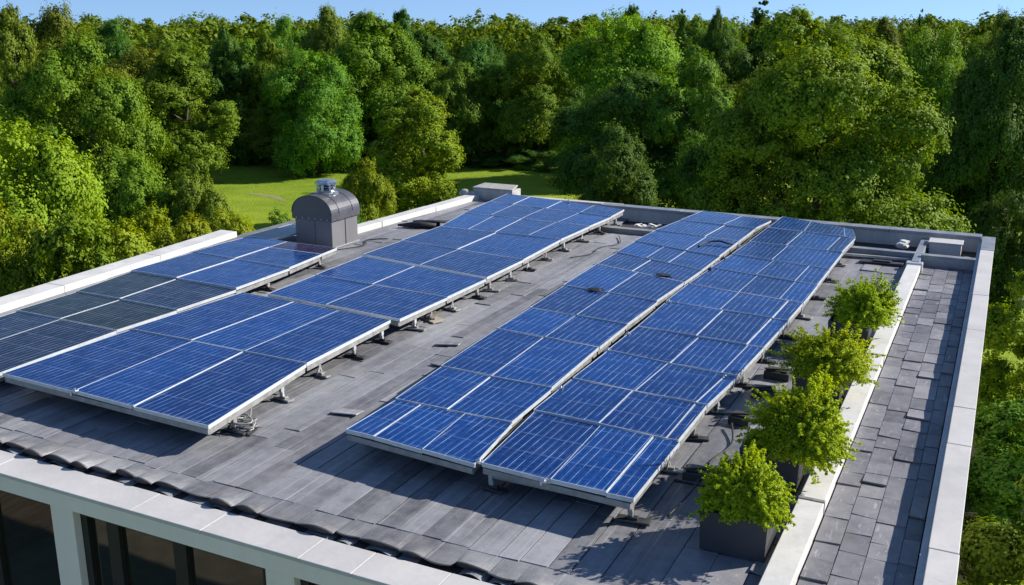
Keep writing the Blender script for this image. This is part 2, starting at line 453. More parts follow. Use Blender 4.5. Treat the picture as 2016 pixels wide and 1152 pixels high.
# ------------------------------------------------------------------ the building
house = empty('house', (-9, 17, GROUND), 'flat-roofed pale modern house whose slate roof carries all the solar panels', 'building')
def part(mb, name, m, parent=house, **k):
    o = mb.build(name, m, parent, **k)
    if parent is house:
        o.location = (9, -17, -GROUND)     # parts are modelled in roof coordinates
    return o

def lpar(y):      # inner edge of the left parapet
    return -16.75 - 0.095 * (y - 8.0) if y < 19.9 else -15.3 + 0.065 * (y - 20.5)

def build_roof():
    # felt under the slates
    mb = MB()
    mb.face([(-17.4, 8.0, -0.05), (-0.28, 8.0, -0.05), (-0.28, 28.4, -0.05), (-15.2, 28.4, -0.05), (-15.6, 19.95, -0.05), (-18.4, 19.95, -0.05)])
    part(mb, 'roof_felt', M['under'])
    # long slates running away from the eaves
    mb = MB()
    x = -18.0
    while x < -2.65:
        w = U(0.24, 0.36)
        x1 = x + w
        if x1 > -2.85: x1 = -2.6
        y = 8.40 + U(0, .05)
        first = True
        while y < 24.6 if x > -9.6 else y < 28.0:
            ln = U(1.2, 4.6) if not first else U(0.5, 3.0)
            yend = 24.6 if x > -9.6 else 28.0
            y1 = min(y + ln, yend)
            if x < lpar(y) - 0.3 and x < lpar(y1) - 0.3:
                y = y1; continue
            mb.tone()
            z = 0.004 + U(0, 0.012); tl = U(-0.004, 0.004)
            lift = 0.001 if first else (U(0.0, 0.006) if random.random() < 0.85 else U(0.010, 0.026))
            first = False
            g = U(0.005, 0.010)
            mb.quadbox([(x + g, y + g, z + lift + tl), (x1 - g, y + g + U(-.01, .01), z + lift - tl), (x1 - g, y1 + 0.004, z - tl * .5), (x + g, y1 + 0.004, z + tl * .5)], 0.022)
            y = y1
        x = x1
    part(mb, 'plank_slates', M['plank'])
    # smaller slates beside the kerb rail
    def slates(x0, x1, y0, y1, w0, l0, l1, name):
        mb = MB()
        x = x0
        while x < x1 - 0.02:
            w = min(U(*w0), x1 - x)
            if x1 - (x + w) < 0.1: w = x1 - x
            y = y0 - U(0, 0.4)
            while y < y1:
                ln = U(l0, l1)
                a, b = max(y, y0), min(y + ln, y1)
                if b - a > 0.05:
                    mb.tone()
                    z = 0.002 + U(0, 0.012)
                    lift = U(0.002, 0.010) if random.random() < 0.85 else U(0.014, 0.03)
                    sk = U(-.012, .012); g = U(0.002, 0.005); tl = U(-0.006, 0.006)
                    mb.quadbox([(x + g, a + g + sk, z + lift + tl), (x + w - g, a + g - sk, z + lift - tl), (x + w - g, b + .004, z), (x + g, b + .004, z)], 0.024)
                y += ln
            x += w
        part(mb, name, M['slate'])
    slates(-2.6, -1.70, 8.45, 24.3, (0.26, 0.42), 0.45, 1.5, 'square_slates')
    slates(-1.36, -0.31, 6.6, 24.4, (0.24, 0.37), 0.32, 0.68, 'walkway_slates')
    # eaves: the last third of a metre rolls up into uneven pantiles with dark open lips
    mb = MB()
    lip = MB()
    x = -18.2
    while x < -1.72:
        w = U(0.30, 0.54)
        x1 = min(x + w, -1.72)
        if -1.72 - x1 < .2: x1 = -1.72
        w = x1 - x
        flat = random.random() < 0.12
        h = U(0.010, 0.02) if flat else U(0.05, 0.10)
        yl = 8.05 + U(-0.04, 0.05); skw = U(.65, 1.5)
        mb.tone(U(0.1, 0.95))
        nx, ny = 14, 8
        g = []
        for j in range(ny + 1):
            v = j / ny
            row = []
            for i in range(nx + 1):
                u = i / nx
                hump = math.sin(math.pi * u ** skw) ** 0.9 if 0 < u < 1 else 0.0
                amp = h * (1 - v) ** 2.0
                row.append((x + w * u, yl + (8.50 - yl) * v - 0.05 * hump * (1 - v), 0.010 * (1 - v) + amp * hump + 0.004 * v))
            g.append(row)
        for j in range(ny):
            for i in range(nx):
                mb.face([g[j][i], g[j][i + 1], g[j + 1][i + 1], g[j + 1][i]])
        for i in range(nx):
            a, b = g[0][i], g[0][i + 1]
            th = lambda q: 0.012 + 0.8 * max(0, q[2] - .012)
            a0, b0 = (a[0], a[1] - .004, a[2] + .004), (b[0], b[1] - .004, b[2] + .004)
            lip.face([(a[0], a[1] + 0.012, a[2] - th(a)), (b[0], b[1] + 0.012, b[2] - th(b)), b0, a0])
            lip.face([a0, b0, (b[0], b[1] + .02, b[2] + .004), (a[0], a[1] + .02, a[2] + .004)])
        if random.random() < .8:
            under = MB(); under.tone(U(0.3, 1))
            uw = w * U(.7, 1.1); ux = x + w * U(0, .3); uh = U(.03, .075)
            gg = [[(ux + uw * (i / 8), 7.975 + 0.25 * j / 2, -0.06 + uh * math.sin(math.pi * i / 8)) for i in range(9)] for j in range(3)]
            for j in range(2):
                for i in range(8):
                    under.face([gg[j][i], gg[j][i + 1], gg[j + 1][i + 1], gg[j + 1][i]])
            part(under, 'lower_eaves_tile', M['flash'], smooth=True)
        x = x1
    part(lip, 'eaves_tile_lips', M['dark_metal'])
    o = part(mb, 'wavy_eaves_tiles', M['tile'])
    mb = MB()
    mb.face([(-18.2, 7.93, -0.12), (-1.7, 7.93, -0.12), (-1.7, 8.7, -0.06), (-18.2, 8.7, -0.06)])
    part(mb, 'eaves_gutter', M['under'])
build_roof()

def coping(name, m, joints, axis, a0, a1, z0, z1, gap=0.012, jit=0.006):
    """a run of coping stones butted with hairline joints"""
    mb = MB()
    for p, q in zip(joints[:-1], joints[1:]):
        mb.tone()
        d, e = U(-jit, jit), U(-jit, jit)
        if axis == 'Y':
            pts = [(a0 + d, p + gap / 2, z1 + e), (a1 + d, p + gap / 2, z1 + e), (a1 + d, q - gap / 2, z1 + e * .3), (a0 + d, q - gap / 2, z1 + e * .3)]
        else:
            pts = [(p + gap / 2, a0 + d, z1 + e), (q - gap / 2, a0 + d, z1 + e), (q - gap / 2, a1 + d, z1 + e * .3), (p + gap / 2, a1 + d, z1 + e * .3)]
        mb.quadbox(pts, z1 - z0, True)
    return part(mb, name, m, bevel=0.008)

def build_walls():
    # right parapet and the wall below it
    mb = MB(); mb.box(-0.285, 0.045, 5.4, 27.0, -0.06, 0.24)
    part(mb, 'parapet', M['render'])
    coping('parapet_coping', M['coping'], [5.4, 7.6, 10.07, 13.0, 14.4, 18.45, 21.0, 25.4], 'Y', -0.215, 0.075, 0.24, 0.30)
    mb = MB(); mb.box(-0.215, 0.08, 25.41, 27.05, 0.24, 0.31)
    part(mb, 'corner_coping', M['flash'], bevel=0.008)
    mb = MB(); mb.box(-0.27, 0.02, 7.5, 27.02, GROUND, -0.06)
    part(mb, 'side_wall', M['render'])
    mb = MB(); mb.face([(-0.30, 6.5, -0.0), (-0.30, 26.7, -0.0), (-0.286, 26.7, 0.235), (-0.286, 6.5, 0.235)][::-1])
    part(mb, 'base_flashing', M['flash'])
    # rear parapet
    mb = MB(); mb.box(-10.2, 0.0, 26.72, 26.95, GROUND, 0.30)
    part(mb, 'rear_wall', M['render'])
    coping('rear_coping', M['flash'], [-10.3, -7.9, -5.0, -2.4, -0.22], 'X', 26.66, 27.02, 0.30, 0.37)
    mb = MB(); mb.box(-15.2, -10.2, 28.15, 28.4, GROUND, 0.12)
    part(mb, 'rear_wall', M['render'])
    mb = MB(); mb.box(-10.45, -10.2, 26.9, 28.15, GROUND, 0.10)
    part(mb, 'rear_wall', M['render'])
    # left parapet: long near run, step behind the chimney, far run
    def slant(name, m, y0, y1, w, z, nseg, gap=0.01):
        mb = MB()
        for k in range(nseg):
            a, b = y0 + (y1 - y0) * k / nseg + gap / 2, y0 + (y1 - y0) * (k + 1) / nseg - gap / 2
            e = U(-.006, .006)
            mb.quadbox([(lpar(a) - w, a, z + e), (lpar(a), a, z + e), (lpar(b), b, z - e), (lpar(b) - w, b, z - e)], 0.24, True)
        return part(mb, name, m, bevel=0.012)
    slant('left_parapet', M['white'], 7.95, 19.85, 0.54, 0.15, 4)
    slant('left_parapet', M['white'], 20.0, 27.9, 0.36, 0.16, 3, 0.03)
    mb = MB()
    mb.face([(-17.5, 7.95, -0.09), (-17.5, 7.95, GROUND), (-18.6, 19.9, GROUND), (-18.6, 19.9, -0.09)])
    mb.face([(-18.55, 19.9, -0.09), (-18.55, 19.9, GROUND), (-15.7, 19.95, GROUND), (-15.7, 19.95, -0.09)])
    mb.face([(-15.7, 19.95, -0.09), (-15.7, 19.95, GROUND), (-15.2, 28.4, GROUND), (-15.2, 28.4, -0.09)])
    part(mb, 'side_wall', M['render'])
    # white kerb rail between main roof and walkway
    coping('kerb_rail', M['white'], [5.6, 10.93, 16.73, 23.9], 'Y', -1.665, -1.375, -0.03, 0.155, 0.012, 0.006)
    mb = MB(); mb.box(-1.60, -1.42, 23.93, 26.7, -0.03, 0.20)
    part(mb, 'kerb_rail_end', M['flash'], bevel=0.01)
    mb = MB(); mb.box(-1.70, -1.34, 23.75, 24.0, -0.03, 0.19)
    part(mb, 'kerb_rail_collar', M['alu'], bevel=0.02)
    for y in (10.93, 16.73):
        mb = MB(); mb.box(-1.672, -1.368, y - 0.03, y + 0.03, 0.0, 0.166)
        part(mb, 'rail_joint_strap', M['alu_dull'], bevel=0.006)
    # cross beams before the rear parapet
    for x0, x1, y0, y1, z1, m in ((-3.25, -1.60, 24.75, 24.92, 0.21, 'flash'), (-1.42, -0.29, 24.42, 24.60, 0.26, 'flash'), (-9.75, -7.55, 24.75, 24.95, 0.14, 'alu_dull')):
        mb = MB(); mb.box(x0, x1, y0, y1, -0.04, z1 - 0.025)
        mb.box(x0 - 0.01, x1 + 0.01, y0 - 0.02, y1 + 0.02, z1 - 0.0245, z1)
        part(mb, 'cross_beam', M[m], bevel=0.005)
    # front fascia, coping, columns, windows
    js = [-19, -16.4, -13.4, -11.1, -8.64, -7.57, -6.21, -5.53, -4.6, -3.4, -1.9, 0.02]
    coping('front_coping', M['coping'], js, 'X', 7.455, 7.93, -0.05, 0.0, 0.003, 0.003)
    mb = MB(); mb.box(-19, 0.02, 7.475, 7.90, -0.26, -0.05)
    part(mb, 'front_fascia', M['wall'], bevel=0.004)
    cols = [-16.82, -13.45, -10.08, -6.71, -3.34, -0.40]
    for x in cols:
        mb = MB(); mb.box(x, x + 0.39, 7.50, 7.9, GROUND, -0.262)
        part(mb, 'facade_column', M['wall'], bevel=0.006)
    for k, (a, b) in enumerate(zip(cols[:-1], cols[1:])):
        x0, x1 = a + 0.39, b
        if x1 - x0 < 1: continue
        mb = MB()
        zt, zb = -0.262, -3.4
        ym, yd = 7.60, 7.70
        mb.box(x0, x1, ym, yd, zt - 0.10, zt - 0.002)
        mb.box(x0, x1, ym, yd, zb, zb + 0.1)
        ml = [x0, x0 + 0.44, x0 + 1.52]
        for i, x in enumerate(ml):
            w = 0.11 if i == 0 else 0.2
            mb.box(x + (0.002 if i == 0 else 0), x + w, ym + 0.003, yd, zb + 0.1, zt - 0.102)
        mb.box(x1 - 0.13, x1 - 0.002, ym + 0.003, yd, zb + 0.1, zt - 0.102)
        w = part(mb, 'window', M['frame_dark'])
        mb = MB()
        mb.face([(x0 + 0.05, 7.66, zb + 0.05), (x1 - 0.05, 7.66, zb + 0.05), (x1 - 0.05, 7.66, zt - 0.05), (x0 + 0.05, 7.66, zt - 0.05)])
        mb.build('pane', M['glass'], w)
        mb = MB(); mb.box(x0, x1, 7.56, 7.72, GROUND, -3.402)
        part(mb, 'front_wall', M['wall'])
build_walls()

# ------------------------------------------------------------------ solar panels
ORD = ['first', 'second', 'third', 'fourth', 'fifth', 'sixth', 'seventh', 'eighth', 'ninth', 'tenth', 'eleventh', 'twelfth']
def panel(corners, mname, label, group, fw=0.030, th=0.055):
    """corners: front-left, front-right, rear-right, rear-left (x, y, z of the top)"""
    cs = [Vector(c) for c in corners]
    ctr = sum(cs, Vector()) / 4
    o = empty('solar_panel', ctr, label, 'solar panel', group)
    lc = [c - ctr for c in cs]
    def inset(d):
        out = []
        for i in range(4):
            p, a, b = lc[i], lc[i - 1], lc[(i + 1) % 4]
            e1 = (a - p).normalized(); e2 = (b - p).normalized()
            out.append(p + (e1 + e2) * d)
        return out
    inn = inset(fw)
    mb = MB(); mb.tone()
    q = 0
    lip = 0.006
    inn_low = [p - Vector((0, 0, lip)) for p in inn]
    bot = [p - Vector((0, 0, th)) for p in lc]
    botin = [p - Vector((0, 0, th)) for p in inset(fw * 1.2)]
    for i in range(4):
        j = (i + 1) % 4
        mb.face([lc[i], lc[j], inn[j], inn[i]])
        mb.face([inn[i], inn[j], inn_low[j], inn_low[i]])
        mb.face([bot[i], bot[j], lc[j], lc[i]])
        mb.face([botin[i], botin[j], bot[j], bot[i]])
        mb.face([inn_low[i], inn_low[j], botin[j], botin[i]])
    mb.build('frame', M['frame_top'], o)
    # glazed sheet of cells, seated in the frame; a fine grid with a very slight sag
    me = bpy.data.meshes.new('cell_sheet')
    N = 4
    vs, uvs, fs = [], [], []
    sag = U(-0.004, 0.004)
    for j in range(N + 1):
        for i in range(N + 1):
            a, b = i / N, j / N
            p = (inn[0] * (1 - a) + inn[1] * a) * (1 - b) + (inn[3] * (1 - a) + inn[2] * a) * b
            p = p - Vector((0, 0, lip * 0.8 + sag * 16 * a * (1 - a) * b * (1 - b)))
            vs.append(p); uvs.append((p.x - inn[0].x, p.y - inn[0].y))
    for j in range(N):
        for i in range(N):
            k = j * (N + 1) + i
            fs.append((k, k + 1, k + N + 2, k + N + 1))
    nb = len(vs)
    for k in (0, N, N * (N + 2), N * (N + 1)):
        vs.append(vs[k] - Vector((0, 0, 0.012))); uvs.append(uvs[k])
    fs.append((nb + 3, nb + 2, nb + 1, nb))
    me.from_pydata(vs, [], fs)
    uvl = me.uv_layers.new(name='UVMap')
    uvl.data.foreach_set('uv', [c for f in fs for k in f for c in uvs[k]])
    me.polygons.foreach_set('use_smooth', [True] * (len(fs) - 1) + [False])
    me.materials.append(M[mname])
    me.update()
    s = bpy.data.objects.new('cell_sheet', me); COL.objects.link(s); s.parent = o
    return o

def panel_row(edges, splits, zs, where, group, colnames, special={}):
    """edges: cross lines (left x, left y, right x, right y); splits: fractions per row; zs: (front z, rear z) per row"""
    for r in range(len(edges) - 1):
        if splits[r] is None: continue
        a, b = edges[r], edges[r + 1]
        fr = [0.0] + list(splits[r]) + [1.0]
        zf, zr = zs[r]
        xs_off = U(-.012, .012)
        for c in range(len(fr) - 1):
            def pt(e, t, dy, z):
                return (e[0] + (e[2] - e[0]) * t + xs_off, e[1] + (e[3] - e[1]) * t + dy, z)
            g = 0.002 / (a[2] - a[0])
            t0, t1 = fr[c] + g, fr[c + 1] - g
            dz = U(-.006, .006); dt = U(-.007, .007)
            co = [pt(a, t0, 0.006, zf + dz + dt), pt(a, t1, 0.006, zf + dz - dt), pt(b, t1, -0.006, zr + dz - dt), pt(b, t0, -0.006, zr + dz + dt)]
            k = len(fr) - 1
            cn = colnames[k][c]
            mname, colr = special.get((r, c), ('cell', 'blue'))
            panel(co, mname, f'{colr} solar panel, {where}, {ORD[r]} rank from the front, {cn}', group, 0.0062 if k < 4 else 0.0058)

CN = {1: ['whole width'], 2: ['left column', 'right column'], 3: ['left column', 'middle column', 'right column'], 4: ['leftmost column', 'second column', 'third column', 'rightmost column']}

E_R1 = [(-7.21, 9.74, -5.22, 9.56), (-7.22, 10.94, -5.38, 10.90), (-7.33, 12.41, -5.42, 12.30), (-7.44, 14.5, -5.5, 14.35), (-7.5, 15.94, -5.53, 15.75), (-7.58, 17.72, -5.52, 17.4),
        (-7.66, 19.72, -5.47, 19.0), (-7.67, 21.0, -5.45, 20.2), (-7.70, 22.3, -5.45, 21.6), (-7.66, 23.75, -5.45, 23.4), (-7.5, 25.3, -5.45, 25.1), (-7.34, 26.95, -5.32, 26.35)]
S_R1 = [(.23, .61), (.46,), (.47,), (.48,), (.49,), (.49,), (.42,), (.36, .62), (.62,), (.60,), (.58,)]
E_R2 = [(-5.17, 9.63, -3.22, 9.54), (-5.30, 11.42, -3.23, 11.3), (-5.32, 12.8, -3.24, 12.65), (-5.32, 14.25, -3.15, 13.98), (-5.33, 15.72, -3.10, 15.5), (-5.38, 17.5, -3.05, 17.2),
        (-5.38, 18.95, -3.03, 18.5), (-5.34, 20.5, -3.03, 20.0), (-5.25, 21.95, -3.03, 21.5), (-5.21, 23.45, -3.03, 23.3), (-5.19, 25.4, -2.98, 25.0), (-5.17, 27.15, -3.2, 26.1)]
S_R2 = [(.47, .83), (.47, .92), (.48, .92), (.50, .88), (.48, .87), (.46, .88), (.45, .80), (.44, .80), (.42,), (.41, .84), (.42, .88)]
E_L2a = [(-13.1, 9.25, -8.9, 9.08), (-13.12, 11.75, -9.28, 11.65), (-13.03, 14.5, -9.4, 14.22)]
E_L2b = [(-12.5, 14.6, -9.27, 14.28), (-12.6, 16.25, -9.25, 15.95), (-12.72, 18.12, -9.25, 17.55)]
E_L2c = [(-12.75, 18.2, -9.27, 17.6), (-12.8, 19.9, -9.3, 19.45), (-12.85, 21.85, -9.4, 21.75), (-13.2, 23.8, -9.38, 23.6), (-13.4, 25.65, -9.33, 25.0), (-13.5, 27.05, -9.35, 26.1)]
E_L1 = [(-15.75, 9.3, -13.25, 9.3), (-16.0, 11.75, -13.38, 11.68), (-16.12, 13.2, -13.38, 13.1), (-16.42, 14.88, -13.40, 14.73), (-16.55, 16.85, -13.55, 16.6), (-16.6, 18.1, -13.74, 18.0), (-16.62, 18.85, -13.83, 18.72)]

G1, G2, G3, G4 = 'panels of the row along the white parapet', 'panels of the wide second row', 'panels of the third row', 'panels of the row nearest the planters'
W1, W2, W3, W4 = 'row along white parapet', 'wide second row', 'third row', 'rightmost row by planters'
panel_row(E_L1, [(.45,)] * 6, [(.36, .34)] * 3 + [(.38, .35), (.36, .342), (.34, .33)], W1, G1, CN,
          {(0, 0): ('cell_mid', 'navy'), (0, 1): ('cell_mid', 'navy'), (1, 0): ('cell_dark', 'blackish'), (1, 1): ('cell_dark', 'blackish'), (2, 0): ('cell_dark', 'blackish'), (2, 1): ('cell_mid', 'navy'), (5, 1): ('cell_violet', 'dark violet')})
ALL2 = E_L2a[:2] + [E_L2a[2]]
panel_row(E_L2a, [(.38, .665), (.37, .67)], [(.40, .385), (.40, .385)], W2 + ' front part', G2, CN)
panel_row(E_L2b, [(.46,), (.45,)], [(.395, .38), (.395, .38)], W2 + ' middle part', G2, CN)
panel_row(E_L2c, [(.48,), (.48,), (.24, .47, .74), (.22, .47, .75), (.21, .49, .76)], [(.40, .38), (.39, .38), (.39, .38), (.385, .38), (.39, .40)], W2 + ' rear part', G2, CN)
panel_row(E_R1, S_R1, [(.415, .40)] * 6 + [(.405, .39)] * 5, W3, G3, CN)
panel_row(E_R2, S_R2, [(.415, .40)] * 6 + [(.405, .39)] * 5, W4, G4, CN)
# the loose sheet left of the chimney
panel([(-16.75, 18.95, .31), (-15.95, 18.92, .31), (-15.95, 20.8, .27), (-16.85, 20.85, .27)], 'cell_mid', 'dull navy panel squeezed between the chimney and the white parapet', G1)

# ------------------------------------------------------------------ mounting racks
def rack(name, label, edges, zt, ys_leg, side='R', left_legs=True, foot='plate'):
    x0, y0 = edges[0][2], edges[0][3]
    o = empty(name, ((edges[0][0] + edges[0][2]) / 2, y0, 0), label, 'mounting rack', 'racks carrying the panel rows')
    off = Vector(o.location)
    def xr(y, s):
        for a, b in zip(edges[:-1], edges[1:]):
            ya, yb = (a[3], b[3]) if s == 'R' else (a[1], b[1])
            if y <= yb: break
        t = (y - ya) / max(.01, yb - ya)
        return (a[2] + (b[2] - a[2]) * t) if s == 'R' else (a[0] + (b[0] - a[0]) * t)
    yend = edges[-1][3]
    # long edge rails of dull aluminium directly below the frames
    for s, dx in (('R', -0.05), ('L', 0.05)):
        mb = MB()
        yy = [e[3] if s == 'R' else e[1] for e in edges]
        xx = [e[2] if s == 'R' else e[0] for e in edges]
        for i in range(len(yy) - 1):
            a = Vector((xx[i] + dx, yy[i] + 0.03, zt - 0.10)) - off; b = Vector((xx[i + 1] + dx, yy[i + 1] - 0.03, zt - 0.105)) - off
            mb.bar(a, b, 0.045, 0.085)
        mb.build('edge_rail', M['alu_dull'], o)
    # cross rails
    for y in ys_leg:
        mb = MB()
        xl, xrr = xr(y, 'L') + 0.08, xr(y, 'R') - 0.08
        mb.bar(Vector((xl, y, zt - 0.18)) - off, Vector((xrr, y, zt - 0.18)) - off, 0.05, 0.06)
        mb.build('cross_rail', M['alu_dull'], o)
    # front beam
    mb = MB()
    a, b = edges[0], edges[0]
    mb.bar(Vector((a[0] + 0.03, a[1] + 0.03, zt - 0.095)) - off, Vector((a[2] - 0.03, a[3] + 0.03, zt - 0.095)) - off, 0.04, 0.075)
    mb.build('front_beam', M['alu_dull'], o)
    for y in ys_leg:
        for s in ('R', 'L'):
            if s == 'L' and not left_legs: continue
            x = xr(y, s) + (-0.09 if s == 'R' else 0.09)
            mb = MB()
            k = random.random()
            jx = U(-.02, .02)
            if k < 0.5:
                mb.bar(Vector((x + jx, y, 0.03)) - off, Vector((x, y, zt - 0.21)) - off, 0.035, 0.06)
                mb.bar(Vector((x - .02, y, zt - 0.19)) - off, Vector((x + .03, y, zt - 0.19)) - off, 0.07, 0.1)
            else:
                mb.bar(Vector((x + jx, y - .05, 0.03)) - off, Vector((x, y, zt - 0.21)) - off, 0.05, 0.014, (1, 0, 0))
                mb.bar(Vector((x + jx, y + .09, 0.03)) - off, Vector((x, y, zt - 0.21)) - off, 0.03, 0.014, (1, 0, 0))
            lg = mb.build('leg', M['alu_dull'] if random.random() < .6 else M['alu'], o)
            mb = MB()
            fr = U(-.25, .25)
            d = Vector((math.cos(fr), math.sin(fr), 0))
            p = Vector((x + jx + 0.03, y, 0.045)) - off
            mb.bar(p - d * U(.12, .2), p + d * U(.14, .22), U(.09, .14), 0.03)
            mb.bar(p - d * .06 + Vector((0, 0, .03)), p + d * .06 + Vector((0, 0, .03)), 0.07, 0.03)
            mb.build('foot_plate', M['dark_metal'] if random.random() < .6 else M['alu_dull'], o, bevel=0.006)
    return o
rack('mounting_rack', 'rack under the row along the white parapet', E_L1, .345, [10.4, 12.4, 14.2, 15.9, 18.0], left_legs=False)
rack('mounting_rack', 'rack under the front part of the wide second row', E_L2a, .39, [9.75, 11.0, 12.1, 13.1, 14.0])
rack('mounting_rack', 'rack under the middle part of the wide second row', E_L2b, .385, [14.9, 15.5, 16.3, 17.3])
rack('mounting_rack', 'rack under the rear part of the wide second row', E_L2c, .385, [17.9, 18.9, 19.9, 21.0, 22.1, 23.3, 24.4, 25.6])
rack('mounting_rack', 'rack under the third row of panels', E_R1, .40, [10.3, 12.0, 13.8, 15.6, 17.2, 19.0, 20.8, 22.4, 24.2])
rack('mounting_rack', 'rack under the panel row nearest the planters', E_R2, .40, [9.75, 11.2, 12.3, 13.4, 14.6, 15.9, 17.4, 18.8, 20.3, 21.9, 23.5])

def clamp(loc, label, m='steel', s=1.0):
    o = MB()
    o.bar((-.035 * s, 0, 0.0), (.035 * s, 0, 0.0), 0.05 * s, 0.035 * s)
    o.tube([(0, 0, .01), (0, 0, .04 * s)], 0.012 * s, 8)
    o.bar((-.03 * s, -.03 * s, -.05 * s), (-.03 * s, -.03 * s, 0.0), 0.03 * s, 0.02 * s, (0, 1, 0))
    return tag(o.build('rail_clamp', M[m], None, loc=loc, bevel=0.004 * s), label, 'clamp', 'clamps holding the panel edges')
GAPLAB = 'small clamp in the dark gap between the two right-hand panel rows, {} from the front'
for i, y in enumerate((9.66, 12.35, 14.25, 15.2, 17.45, 20.3, 21.4, 22.8)):
    t = clamp((-5.31 if y > 10 else -5.20, y, .405), GAPLAB.format(ORD[i]), 'dark_metal' if i in (5, 6) else 'steel', 1.25)
clamp((-11.50, 9.2, .395), 'metal clip on the front edge of the wide row, left of two', 'steel', 1.3)
clamp((-10.31, 9.15, .395), 'metal clip on the front edge of the wide row, right of two', 'steel', 0.8)
clamp((-4.30, 9.56, .385), 'metal clip on the front edge of the rightmost row', 'steel', 0.9)
clamp((-11.2, 26.45, .43), 'clip standing up at the rear end of the wide second row', 'steel', 1.4)

# conduit lying in the gap between the two right-hand rows
mb = MB(); mb.tube([(-5.33 + 0.01 * math.sin(y * 2), y, 0.34 + 0.006 * math.sin(y * 5)) for y in np.arange(9.9, 26.2, 0.3)], 0.018, 6)
tag(mb.build('cable_conduit', M['rubber'], None, smooth=True), 'thin black conduit along the gap between the two right-hand panel rows', 'conduit')

# ------------------------------------------------------------------ chimney
def build_chimney():
    x0, x1, y0, y1 = -15.87, -14.75, 19.78, 20.88
    cx, cy = (x0 + x1) / 2, (y0 + y1) / 2
    o = empty('chimney', (cx, cy, 0), 'grey sheet-metal chimney with barrel-shaped hood and small metal vent', 'chimney')
    hx, hy = (x1 - x0) / 2, (y1 - y0) / 2
    mb = MB(); mb.box(-hx, hx, -hy, hy, -0.04, 0.76)
    mb.build('chimney_body', M['chim'], o, bevel=0.006)
    mb = MB(); mb.box(-hx - .04, hx + .04, -hy - .04, hy + .04, -0.03, 0.03)
    mb.build('base_flashing', M['flash'], o, bevel=0.008)
    # hood: straight skirt, then an arch across X extruded along Y
    mb = MB()
    ex, ey, zb, zs, zt = hx + 0.05, hy + 0.055, 0.70, 0.86, 1.315
    K = 24
    prof = [(-ex, zb), (-ex, zs)] + [(-ex * math.cos(math.pi * k / K), zs + (zt - zs) * math.sin(math.pi * k / K) ** 0.92) for k in range(1, K)] + [(ex, zs), (ex, zb)]
    for a, b in zip(prof[:-1], prof[1:]):
        mb.face([(a[0], -ey, a[1]), (a[0], ey, a[1]), (b[0], ey, b[1]), (b[0], -ey, b[1])][::-1])
    mb.face([(p[0], -ey, p[1]) for p in prof][::-1])
    mb.face([(p[0], ey, p[1]) for p in prof])
    mb.face([(-ex, -ey, zb), (-ex, ey, zb), (ex, ey, zb), (ex, -ey, zb)])
    h = mb.build('barrel_hood', M['hood'], o, bevel=0.006)
    # thin rolled edge bead along the front arch
    mb = MB(); mb.tube([(p[0], -ey - .004, p[1]) for p in prof[1:-1]], 0.009, 6)
    mb.build('edge_bead', M['dark_metal'], h, smooth=True)
    for yy in (-ey + .32, ey - .32):
        mb = MB(); mb.tube([(p[0] * 1.003, yy, p[1] + .004) for p in prof[1:-1]], 0.010, 6)
        mb.build('hood_seam', M['hood'], h, smooth=True)
    mb = MB()
    for k in range(6):
        mb.tube([(hx + .05, -hy + .08 + k * (2 * hy - .16) / 5, .735), (hx + .058, -hy + .08 + k * (2 * hy - .16) / 5, .735)], .012, 8)
        mb.tube([(-hx + .08 + k * (2 * hx - .16) / 5, -ey - .006, .735), (-hx + .08 + k * (2 * hx - .16) / 5, -ey + .002, .735)], .012, 8)
    mb.build('screw_row', M['steel'], h)
    mb = MB(); mb.bar((hx + .004, .02, 0), (hx + .004, .02, .70), .012, .03); mb.bar((.04, -hy - .004, 0), (.04, -hy - .004, .70), .03, .012)
    mb.build('body_seam', M['chim'], o)
    # vent on top: collar, louvred drum with posts, shallow cap
    v = empty('vent_tmp', (0, 0, 0), None, None); bpy.data.objects.remove(v)
    mb = MB()
    mb.lathe((0.0, 0.05, 1.24), [(0.30, 0), (0.31, 0.06), (0.24, 0.10), (0.22, 0.13)], 18)
    vb = mb.build('vent_collar', M['steel'], o)
    mb = MB()
    mb.lathe((0, 0.05, 1.34), [(0.17, 0), (0.17, 0.20)], 16)
    mb.build('vent_core', M['rubber'], vb)
    mb = MB()
    for k in range(8):
        a = 2 * math.pi * (k + .3) / 8
        mb.bar((0.235 * math.cos(a), 0.05 + 0.235 * math.sin(a), 1.35), (0.235 * math.cos(a), 0.05 + 0.235 * math.sin(a), 1.54), 0.06, 0.03, (math.cos(a), math.sin(a), 0))
    for z in (1.39, 1.46):
        mb.lathe((0, 0.05, z), [(0.21, 0), (0.235, 0.0), (0.235, 0.012), (0.21, 0.012)], 16)
    mb.build('vent_louvres', M['steel'], vb)
    mb = MB()
    mb.lathe((0, 0.05, 1.52), [(0.20, 0), (0.29, 0.0), (0.295, 0.05), (0.20, 0.105), (0.03, 0.12)], 8)
    mb.build('vent_cap', M['steel'], vb)
build_chimney()

